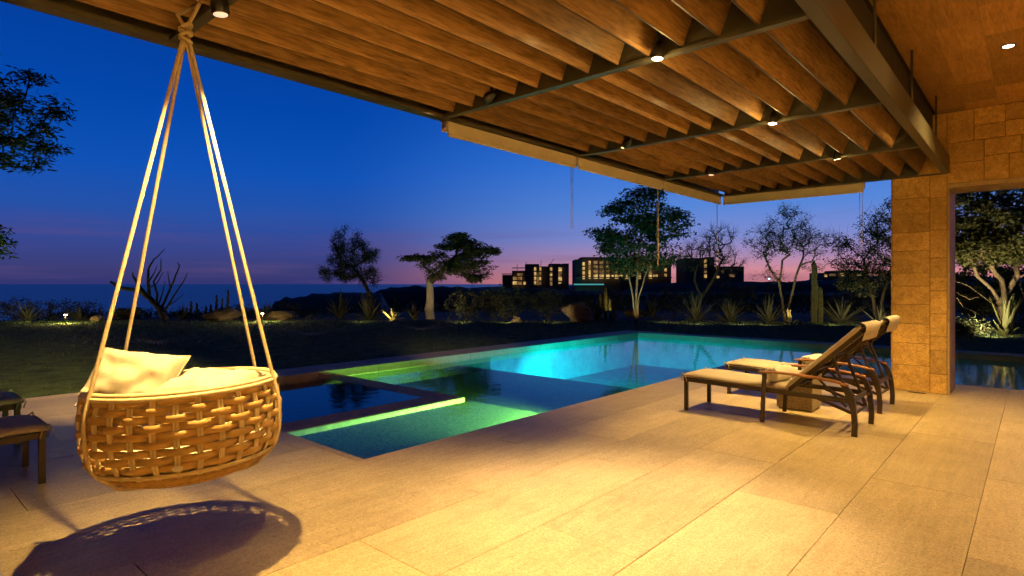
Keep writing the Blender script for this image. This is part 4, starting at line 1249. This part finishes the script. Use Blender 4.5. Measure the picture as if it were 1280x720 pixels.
shrub(34, 612, 398, 40, 34, 28.0, 'shrub half hidden between the two green shrubs near the white trunk')
shrub(35, 660, 385, 52, 30, 36.0, 'taller scrub rising behind the shrubs under the left hotel block', n=70, leaves=20)
shrub(36, 708, 384, 38, 22, 36.0, 'low scrub rising behind the tan boulder')
shrub(37, 20, 402, 62, 30, 24.5, 'low dark shrub at the left picture edge before the sea')
shrub(38, 62, 402, 60, 26, 25.5, 'low dark shrub just behind the left path lamp')
shrub(39, 108, 402, 50, 22, 26.0, 'low dark shrub right of the left path lamp')
shrub(40, 300, 398, 40, 16, 27, 'small dark shrub left of the right path lamp')
shrub(41, 360, 400, 60, 18, 28, 'low dark shrub right of the right path lamp before the dune')
shrub(42, 840, 402, 66, 40, 27, 'dark shrub behind the pale stems of the leafy tree', n=80)
shrub(43, 895, 400, 70, 48, 29, 'dark shrub under the bare twisting tree', n=90)
shrub(44, 950, 402, 66, 44, 28, 'dark shrub left of the sparse tree stems', n=90)
shrub(45, 1005, 400, 60, 46, 30, 'dark shrub behind the tall column cactus', n=80)
shrub(46, 1060, 402, 66, 40, 27, 'dark shrub between the column cactus and the airy tree', n=80)
shrub(47, 1108, 404, 60, 50, 24, 'dark shrub right beside the stone column', n=80)
shrub(48, 1206, 436, 50, 22, 17.5, 'dark shrub at the left side of the doorway view', n=80)
shrub(49, 770, 400, 50, 34, 28, 'dark shrub behind the lit cactus clump', n=70)
shrub(50, 725, 398, 40, 26, 28, 'dark shrub behind the tan boulder top')
shrub(51, 165, 400, 50, 14, 26, 'low dark shrub under the crooked limb of the dead tree')
shrub(52, 1300, 440, 120, 60, 19.5, 'dark shrub filling the right side of the doorway view', n=140)

def agave(seed, px, py, wpx, hpx, d, label, m=None, n=34, wide=.055, group='spiky agaves along the lawn edge', up=.2, name='agave', cat='agave'):
    rng = random.Random(seed); b = atp(px, py, d); b.z = -.04; s = d / F
    mb = MB()
    for k in range(n):
        az = rng.uniform(0, 2 * pi); el = R(rng.uniform(12, 84)) if k > n * .15 else R(rng.uniform(70, 88))
        l = hpx * s * rng.uniform(.75, 1.05) if el > R(50) else wpx * s * .52 * rng.uniform(.7, 1.05) / max(.55, cos(el))
        dr = V((cos(az) * cos(el), sin(az) * cos(el), sin(el))); sd = V((-sin(az), cos(az), 0)); nn = sd.cross(dr)
        vs = []; S = 5
        for i in range(S + 1):
            t_ = i / S; p = b + dr * (l * t_) + V((0, 0, -.10 * l * t_ * t_ * cos(el) * 1.6)) + sd * (.03 * l * rng.uniform(-1, 1) * t_)
            w_ = wide * (1 - t_ ** 1.8) * (.75 + .5 * sin(pi * min(1, t_ * 1.4))) + .002
            vs += [p + sd * w_ + nn * w_ * -.25, p + nn * w_ * .25, p - sd * w_ + nn * w_ * -.25]
        fs = []
        for i in range(S):
            fs += [(i * 3, i * 3 + 1, i * 3 + 4, i * 3 + 3), (i * 3 + 1, i * 3 + 2, i * 3 + 5, i * 3 + 4)]
        mb.add(vs, fs, False)
    return tag(mb.build(name, m or M['agave'], origin=b), label, cat, group)
shrub(53, 1228, 418, 90, 84, 23.5, 'tall dark thicket behind the crooked tree in the doorway view', n=170, leaves=34, ll=.13, lw=.07)
shrub(54, 1300, 418, 110, 90, 23.0, 'tall dark thicket at the right end of the doorway view', n=170, leaves=34, ll=.13, lw=.07)
shrub(55, 1150, 414, 90, 60, 24.0, 'dark thicket hidden mostly by the stone column', n=100, leaves=24)
agave(61, 461, 402, 66, 44, 25.0, 'large dark agave under the wispy leaning tree', n=46)
agave(62, 425, 402, 50, 40, 26.0, 'dark agave left of the wispy leaning tree', n=36)
agave(63, 517, 400, 36, 22, 25.0, 'small agave between the lit agave and the white trunk', n=24)
agave(64, 490, 399, 34, 17, 24.6, 'small pale agave glowing in the garden light left of the white trunk', M['agavepale'], n=16, wide=.07)
agave(65, 870, 405, 66, 44, 24.0, 'wide dark agave below the bare twisting tree', n=44)
agave(66, 912, 407, 62, 32, 23.5, 'round spiky agave with fine leaves right of the dangling cord loop', n=70, wide=.03)
agave(67, 962, 406, 50, 40, 23.0, 'dark agave left of the small lit agave', n=40)
agave(68, 988, 406, 24, 24, 21.5, 'small pale agave lit from below at the foot of the sparse tree', M['agavepale'], n=9, wide=.05)
agave(69, 1052, 405, 80, 38, 23.0, 'wide dark agave right of the column cactus', n=50)
agave(70, 746, 400, 34, 22, 24.5, 'dark agave between the tan boulder and the lit cactus', n=30)
agave(71, 735, 394, 14, 16, 26.5, 'tiny pale agave leaves peeking over the tan boulder', M['agavepale'], n=9, wide=.03)
agave(72, 335, 396, 30, 22, 27.0, 'spiky agave right behind the right path lamp', n=26)
agave(73, 35, 402, 56, 26, 24.0, 'spiky agave left of the left path lamp', n=36)
agave(74, 100, 402, 40, 20, 25.0, 'spiky agave right of the left path lamp', n=30)
agave(75, 228, 400, 44, 22, 25.5, 'grassy spiky agave right of the dead tree', n=60, wide=.02)
agave(76, 1040, 400, 60, 34, 26.0, 'dark agave behind the column cactus', n=36)
agave(77, 815, 402, 50, 30, 26.5, 'dark agave behind the leafy tree stems', n=36)
agave(78, 1256, 436, 44, 58, 17.2, 'broad leaved plant with long pale stalks lit from below in the doorway view', M['leafolive'], n=26, wide=.06, name='broad_leaved_plant', cat='plant')
agave(79, 1100, 408, 50, 34, 21.5, 'dark agave close beside the stone column', n=36)

def cactus(seed, cols, d, label, group=None, m=None):
    """cols: (px, base y, top y, width px)"""
    rng = random.Random(seed); b = atp(cols[0][0], cols[0][1], d); b.z = -.05
    t = empty('cactus', b, label=label, cat='cactus', group=group)
    for px, y0, y1, wp in cols:
        mb = MB(); o = rng.uniform(-.2, .2); p0 = atp(px, y0, d, o); p0.z = -.05; p1 = atp(px + rng.uniform(-1.5, 1.5), y1, d, o); r = wp * d / F / 2; n = 22
        H = (p1 - p0).length; K = 14; vs = []
        for i in range(K + 1):
            t_ = i / K; rr = r * (.82 + .18 * sin(pi * min(1, t_ * 1.2))) * (1 if t_ < .9 else sqrt(max(0, 1 - ((t_ - .9) / .1) ** 2)) * .98 + .02)
            c = p0.lerp(p1, t_) + V((rng.gauss(0, .01), rng.gauss(0, .01), 0))
            for k in range(n):
                th = 2 * pi * k / n; q = rr * (1 if k % 2 else .80); vs.append(c + V((q * cos(th), q * sin(th), 0)))
        fs = [(i * n + k, i * n + (k + 1) % n, (i + 1) * n + (k + 1) % n, (i + 1) * n + k) for i in range(K) for k in range(n)]
        fs.append(tuple(K * n + k for k in range(n)))
        mb.add(vs, fs, False); mb.build('stem', m or M['cactus'], t)
    return t
CG = 'column cacti along the lawn edge'
cactus(81, [(1018, 404, 325, 8), (1026, 404, 358, 6)], 23.2, 'tall column cactus rising between the sparse tree and the stone column', CG)
cactus(82, [(757, 398, 358, 4.5), (763, 398, 372, 4), (750, 398, 366, 3), (768, 398, 380, 4)], 24.2, 'clump of column cacti lit yellow from below right of the tan boulder', CG)
cactus(83, [(284, 396, 361, 3.2), (270, 396, 368, 3.2), (277, 396, 372, 2.6), (258, 398, 382, 3), (263, 398, 380, 3)], 26.5, 'group of thin dark cacti behind the small boulder before the sea', CG)
cactus(84, [(238, 398, 376, 3.2), (246, 398, 378, 3), (232, 398, 384, 2.6)], 26.5, 'group of short dark cacti right of the dead tree', CG)

def boulder(seed, px, py, wpx, hpx, d, label, m=None, sq=(1, 1, 1), lean=0):
    rng = random.Random(seed); b = atp(px, py, d); b.z = -.08; s = d / F; mb = MB()
    def fn(u, v):
        th, ph = 2 * pi * u, pi * v
        p = V((cos(th) * sin(ph), sin(th) * sin(ph), cos(ph)))
        q = p.copy(); f = 1 + .30 * mnoise.noise(p * 1.6 + V((seed, 0, 0))) + .12 * mnoise.noise(p * 4.5 + V((0, seed, 0)))
        f = f * (1 - .12 * round(2.5 * mnoise.noise(p * 1.2 + V((0, 0, seed)))))
        w_ = wpx * s / 2; h_ = hpx * s / 2
        o = RT * (p.x * f * w_ + lean * p.z * w_) + FW * (p.y * f * w_ * .75) + V((0, 0, p.z * f * h_ + h_ * .9))
        return b + o
    mb.grid(fn, 28, 16)
    return tag(mb.build('boulder', m or M['rock'], origin=b), label, 'boulder', 'boulders along the lawn edge')
boulder(3, 722, 403, 36, 27, 23.6, 'big tan boulder with a slanting edge right of the green shrubs', lean=-.3)
boulder(5, 279, 399, 36, 16, 25.2, 'rounded dark boulder left of the right path lamp')
boulder(9, 121, 403, 16, 10, 24.0, 'small boulder right of the left path lamp')
boulder(12, 646, 405, 14, 9, 23.6, 'small tan rock at the foot of the widest green shrub')
boulder(14, 350, 401, 40, 12, 26, 'flat dark rock right of the right path lamp')
boulder(16, 158, 396, 34, 14, 26.5, 'flat dark rock under the limb of the dead tree')
boulder(18, 796, 392, 30, 12, 28, 'low dark rock behind the stems of the leafy tree')

# far scrub covering the open ground behind the garden: uncountable
mb = MB(); rs = random.Random(55)
for _ in range(900):
    px = rs.uniform(400, 1400); d = rs.uniform(32, 120)
    if px < 620 and d > 60: continue
    p = at(px, d); z = land_z(p.x, p.y); p.z = z
    s_ = rs.uniform(.35, .8) * (1 + d / 120)
    for k in range(16):
        o = rv(rs); q = p + V((o.x * s_, o.y * s_, abs(o.z) * s_ * .8)); leaf(mb, q, rv(rs), rv(rs), .22 * (1 + d / 60), .12 * (1 + d / 60))
for _ in range(420):
    px = rs.uniform(-60, 430); d = rs.uniform(26, 34)
    p = at(px, d); p.z = land_z(p.x, p.y); s_ = rs.uniform(.2, .42)
    for k in range(14):
        o = rv(rs); q = p + V((o.x * s_, o.y * s_, abs(o.z) * s_ * .9)); leaf(mb, q, rv(rs), rv(rs), .16, .06)
tag(mb.build('far_scrub', M['leafdark']), kind='stuff')
# planting bed skirt: leaf litter at the lawn's far edge, and grass
mb = MB(); rs = random.Random(56)
for _ in range(26000):
    px = rs.uniform(-40, 1320); u = rs.random(); d = 7.6 + 16.4 * u ** .8
    p = at(px, d)
    if inpool(p.x, p.y): continue
    if p.x > 9 or p.y > 31: continue
    p.z = lawn_z(p.x, p.y) - .004; s_ = (.6 + d / 24)
    h = rs.uniform(.03, .055) * s_
    a = rs.uniform(0, 2 * pi); w_ = .006 * s_ * 1.6; sd = V((cos(a), sin(a), 0)); tip = p + V((rs.gauss(0, .02), rs.gauss(0, .02), h))
    mb.add([p - sd * w_, p + sd * w_, tip], [(0, 1, 2)])
tag(mb.build('grass', M['blade']), kind='stuff')

# ------------------------------------------------------------------ garden lamps
def path_lamp(px, py, d, label):
    b = atp(px, py, d); b.z = -.02
    t = empty('path_lamp', b, label=label, cat='path lamp', group='mushroom lamps at the lawn edge')
    mb = MB(); mb.tube([b, b + V((0, 0, .36))], .014, 8); mb.lathe([(.04, 0), (.04, .012), (.015, .02)], b, 16); mb.build('post', M['metal'], t)
    mb = MB(); mb.lathe([(.11, .355), (.105, .372), (.06, .395), (0, .402)], b, 24); mb.build('shade', M['metal'], t)
    mb = MB(); mb.lathe([(.02, .315), (.05, .318), (.055, .352), (.02, .354)], b, 20); mb.build('bulb', M['lens'], t)
    light('lamp', 'POINT', b + V((0, 0, .28)), 150, (1, .72, .22), t, radius=.03)
path_lamp(82, 404, 22.6, 'small glowing mushroom path lamp at the left end of the lawn edge')
path_lamp(328, 401, 23.6, 'small glowing mushroom path lamp before the pale dune')
def uplight(px, py, d, aim_px, aim_py, energy, label, size=70, col=(1, .72, .25), off=0):
    b = atp(px, py, d); b.z = 0
    t = empty('garden_spotlight', b, label=label, cat='garden spotlight', group='garden spotlights in the planting')
    a = atp(aim_px, aim_py, d + off); dr = (a - (b + V((0, 0, .1)))).normalized(); m = dr.to_track_quat('Z', 'Y').to_matrix().to_4x4()
    mb = MB(); mb.tube([b + V((0, 0, -.03)), b + V((0, 0, .09))], .01, 6); mb.build('spike', M['metal'], t)
    mb = MB(); mb.lathe([(.028, -.05), (.036, -.03), (.038, .03)], b + V((0, 0, .1)), 14, m=m); mb.build('head', M['metal'], t)
    light('lamp', 'SPOT', b + V((0, 0, .1)) + dr * .035, energy, col, t, size, .7, .03, a)
uplight(478, 401, 24.0, 500, 384, 60, 'garden spotlight shining on the small pale agave', 120, off=.8)
uplight(768, 399, 23.3, 758, 372, 45, 'garden spotlight shining up the lit cactus clump', 50, off=.9)
uplight(1000, 407, 21.2, 986, 390, 16, 'garden spotlight shining on the small agave by the sparse tree', 60, off=.35)
uplight(1238, 434, 16.4, 1248, 375, 420, 'garden spotlight shining up the crooked tree', 90, (1, .82, .45), off=2.0)
uplight(1215, 434, 16.4, 1225, 300, 700, 'garden spotlight shining into the left of the crooked tree crown', 80, (1, .82, .45), off=2.0)
uplight(806, 411, 19.4, 797, 350, 160, 'garden spotlight shining up the leafy tree stems', 90, off=1.3)
for i, (px, d, apx, apy, en) in enumerate(((576, 22.6, 582, 385, 55), (632, 22.4, 634, 382, 60), (690, 22.6, 690, 384, 55), (450, 22.8, 458, 380, 45), (868, 21.6, 874, 380, 60), (925, 21.4, 925, 385, 55),
                                           (955, 21.2, 968, 370, 55), (1040, 21.4, 1045, 380, 60), (1085, 20.6, 1088, 340, 140), (560, 24.0, 566, 330, 90), (30, 22.6, 40, 385, 35), (836, 22.4, 830, 380, 50))):  # fill lamps added to lift the dark planting
    uplight(px, HOR + F * 1.5 / d, d, apx, apy, en * .85, ['added fill spotlight before the shrub beside the white trunk', 'added fill spotlight before the widest green shrub', 'added fill spotlight before the shrub left of the tan boulder',
            'added fill spotlight before the large dark agave', 'added fill spotlight before the agave below the bare twisting tree', 'added fill spotlight before the round fine leaved agave', 'added fill spotlight before the agave left of the sparse tree',
            'added fill spotlight before the agave right of the column cactus', 'added fill spotlight under the airy tree', 'added fill spotlight under the flat topped tree crown', 'added fill spotlight at the left picture edge', 'added fill spotlight before the shrub behind the pale stems'][i], 120, (1, .76, .36), off=2.6)
uplight(738, 402, 23.6, 740, 385, 3, 'garden spotlight behind the tan boulder', 90, off=2.5)
uplight(990, 408, 20.6, 985, 345, 90, 'added fill spotlight shining up the sparse tree stems', 50, off=2.4)  # another lamp added to brighten the stems

# lawn sprinklers with their fan of spray
def sprinkler(px, py, d, label, seed):
    b = atp(px, py, d); b.z = -.02; rs = random.Random(seed)
    t = empty('sprinkler', b, label=label, cat='sprinkler', group='sprinklers running on the lawn')
    mb = MB(); mb.lathe([(.03, 0), (.03, .05), (.02, .06), (.018, .10), (0, .102)], b, 12); mb.build('head', M['metal'], t)
    mb = MB()
    for k in range(3200):
        side = rs.choice((-1, 1)); a = rs.uniform(-.5, .5); u = rs.random() ** 1.7 * 2.3
        dr = (RT * side + FW * a).normalized()
        z = .09 + .20 * u - .055 * u * u + rs.gauss(0, .02 + .07 * u)
        p = b + dr * u + V((0, 0, max(.01, z))); l = .010
        q = p + dr * l; mb.add([p, q + V((0, 0, .003)), q - V((0, 0, .003))], [(0, 1, 2)])
    o = mb.build('spray', M['spray'], t); o['kind'] = 'stuff'
sprinkler(195, 434, 14.3, 'small sprinkler spraying water on the lawn behind the chair ropes', 1)
sprinkler(387, 423, 16.6, 'small sprinkler spraying water on the lawn before the pale dune', 2)
sprinkler(526, 416, 18.6, 'small sprinkler spraying water on the lawn before the white trunk', 3)

# ------------------------------------------------------------------ far buildings
def hotel(d, vols, wins, slabs, masts, label, depth=14, zb=None):
    """vols: px0, px1, top y, base y; wins: px0, px1, y0, y1, soft"""
    q = at((vols[0][0] + vols[-1][1]) / 2, d); base = V((q.x, q.y, EYE + (HOR - 362) / F * d))
    t = empty('hotel_block', base, label=label, cat='hotel', group='hotel blocks beyond the scrub')
    mb = MB()
    for i, (a, b, y0, y1) in enumerate(vols):
        f = d + (i % 2) * 1.7; z0, z1 = EYE + (HOR - y1) / F * d, EYE + (HOR - y0) / F * d
        A, B = at(a, f), at(b, f); C_, D_ = B + FW * depth, A + FW * depth
        mb.prism([(A.x, A.y), (B.x, B.y), (C_.x, C_.y), (D_.x, D_.y)], z0, z1)
    mb.build('wall', M['mortar'], t)
    for a, b, y0, y1, soft in wins:
        A, B = at(a, d - .25), at(b, d - .25); z0, z1 = EYE + (HOR - y1) / F * d, EYE + (HOR - y0) / F * d
        mb = MB(); mb.prism([(A.x, A.y), (B.x, B.y), (B.x + FW.x * .2, B.y + FW.y * .2), (A.x + FW.x * .2, A.y + FW.y * .2)], z0, z1)
        mb.build('window', M['winlit2'] if soft else M['winlit'], t)
    if slabs:
        mb = MB()
        for a, b, y in slabs:
            A, B = at(a, d - 2.0), at(b, d - 2.0); C_, D_ = B + FW * 2.2, A + FW * 2.2; z = EYE + (HOR - y) / F * d
            mb.prism([(A.x, A.y), (B.x, B.y), (C_.x, C_.y), (D_.x, D_.y)], z - .2, z + .2)
        mb.build('balcony_slab', M['hotelslab'], t)
    for a, b, y0, y1 in masts:
        mb = MB(); mb.tube([atp(a, y0, d + 3), atp(b, y1, d + 3)], .14, 5); mb.build('mast', M['mortar'], t)
    return t
z6 = lambda x, y: (600 + x / 7.111, 300 + y / 7.111)
def W6(x0, x1, y0, y1, soft=0):
    a, c = z6(x0, y0); b, e_ = z6(x1, y1); return (a, b, c, e_, soft)
def V6(x0, x1, top, base=450):
    a, c = z6(x0, top); b, e_ = z6(x1, base); return (a, b, c, e_)
wins = []
for x0, x1 in ((482, 500), (508, 522), (528, 544)):
    for r_, y in enumerate((242, 285, 328, 368)):
        if x0 == 508 and r_ in (0,): continue
        wins.append(W6(x0, x1, y, y + (30 if x0 != 508 else 34), int(x0 == 508 or (x0 == 528 and r_ % 2))))
for y in (242, 287, 330, 372): wins.append(W6(622, 642, y, y + 32, int(y > 320)))
for y in (244, 288, 328, 374): wins.append(W6(698, 728, y, y + (34 if y < 370 else 14), int(y == 288)))
for x0, x1, y0, y1, s_ in ((294, 330, 326, 356, 1), (340, 374, 326, 356, 1), (292, 332, 368, 396, 0), (342, 372, 370, 396, 1), (386, 406, 370, 396, 0), (330, 380, 296, 316, 1)):
    wins.append(W6(x0, x1, y0, y1, s_))
hotel(300, [V6(198, 290, 310), V6(284, 400, 272), V6(404, 526, 213), V6(526, 621, 233), V6(620, 718, 210), V6(732, 790, 208)], wins,
      [(640, 656, 345.5), (640, 656, 350.5), (627, 641, 342.5), (640, 660, 335)], [z6(330, 270) [:1] + z6(330, 210)[:1] + (338, 330), (676, 676.5, 333, 326), (688, 692.5, 329, 324), (657.5, 657.5, 330, 327)],
      'stepped hotel block with lit windows standing left of the leafy tree')
wins = []
for x0, x1 in ((912, 932), (966, 984), (1010, 1046), (1064, 1100), (1122, 1152), (1200, 1230), (1290, 1320), (1400, 1430), (1500, 1530)):
    for y in (186, 228, 268, 308): wins.append(W6(x0, x1, y + (12 if x0 == 912 else 0), y + 36 + (4 if x0 == 912 else 0), int((x0 > 1000 and y != 308) or rg.random() < .2)))
wins += [W6(1170, 1190, 312, 326), W6(1240, 1268, 312, 326), W6(1540, 1580, 308, 326), W6(1640, 1660, 250, 280), W6(1640, 1660, 300, 326)]
hotel(260, [V6(848, 906, 172), V6(905, 1250, 150), V6(1250, 1450, 165), V6(1450, 1700, 178)], wins, [(742, 776, 330.5), (742, 776, 336), (742, 776, 341.5), (719, 840, 347)], [],
      'long hotel block with rows of lit windows half hidden behind the leafy tree')
hotel(240, [(857, 884, 322.5, 362), (884, 893, 321, 362), (893, 930, 333, 362)], [(880.5, 883.5, 324.5 + 6.2 * k, 328.5 + 6.2 * k, int(k == 2)) for k in range(4)] + [(896, 899, 345, 347.5, 0), (912, 918, 343, 346, 1), (902, 905, 338, 341, 1)], [], [],
      'plain dark hotel block with one lit stair column behind the bare tree')
hotel(320, [(1028, 1048, 341, 360), (1048, 1082, 338, 360)], [(1031, 1034, 343, 346, 0), (1037, 1045, 342.5, 345, 1), (1051, 1056, 341, 345, 0), (1060, 1066, 341, 344, 1), (1070, 1077, 341, 344.5, 0)], [], [],
      'low lit villa far off between the column cactus and the airy tree')
p0, p1 = at(719, 250), at(755, 250); mb = MB(); z = EYE + (HOR - 356.3) / F * 250
mb.prism([(p0.x, p0.y), (p1.x, p1.y), (p1.x + FW.x * 6, p1.y + FW.y * 6), (p0.x + FW.x * 6, p0.y + FW.y * 6)], z, z + .55)
tag(mb.build('lit_pool', M['poolglow']), kind='structure')
b = atp(961.5, 362, 160); t = empty('street_lamp', b, label='distant street lamp with a cold blue light left of the sparse tree', cat='street lamp')
mb = MB(); mb.tube([b, atp(961.5, 349, 160)], .08, 6); mb.build('pole', M['metal'], t)
mb = MB(); mb.lathe([(0, -.25), (.2, -.12), (.25, .1), (0, .25)], atp(961.5, 348.6, 160), 12); mb.build('lamp_head', M['bluelamp'], t)

# ------------------------------------------------------------------ render settings
scene.view_settings.view_transform = 'Standard'; scene.view_settings.look = 'None'
scene.view_settings.exposure = 0; scene.view_settings.gamma = 1; scene.view_settings.use_curve_mapping = False
scene.render.engine = 'CYCLES'
c = scene.cycles
c.use_denoising = True
try: c.denoiser = 'OPENIMAGEDENOISE'
except Exception: pass
c.use_adaptive_sampling = True; c.adaptive_threshold = .015
c.max_bounces = 8; c.diffuse_bounces = 4; c.glossy_bounces = 4; c.transparent_max_bounces = 12
c.sample_clamp_indirect = 6; c.caustics_reflective = False; c.caustics_refractive = False
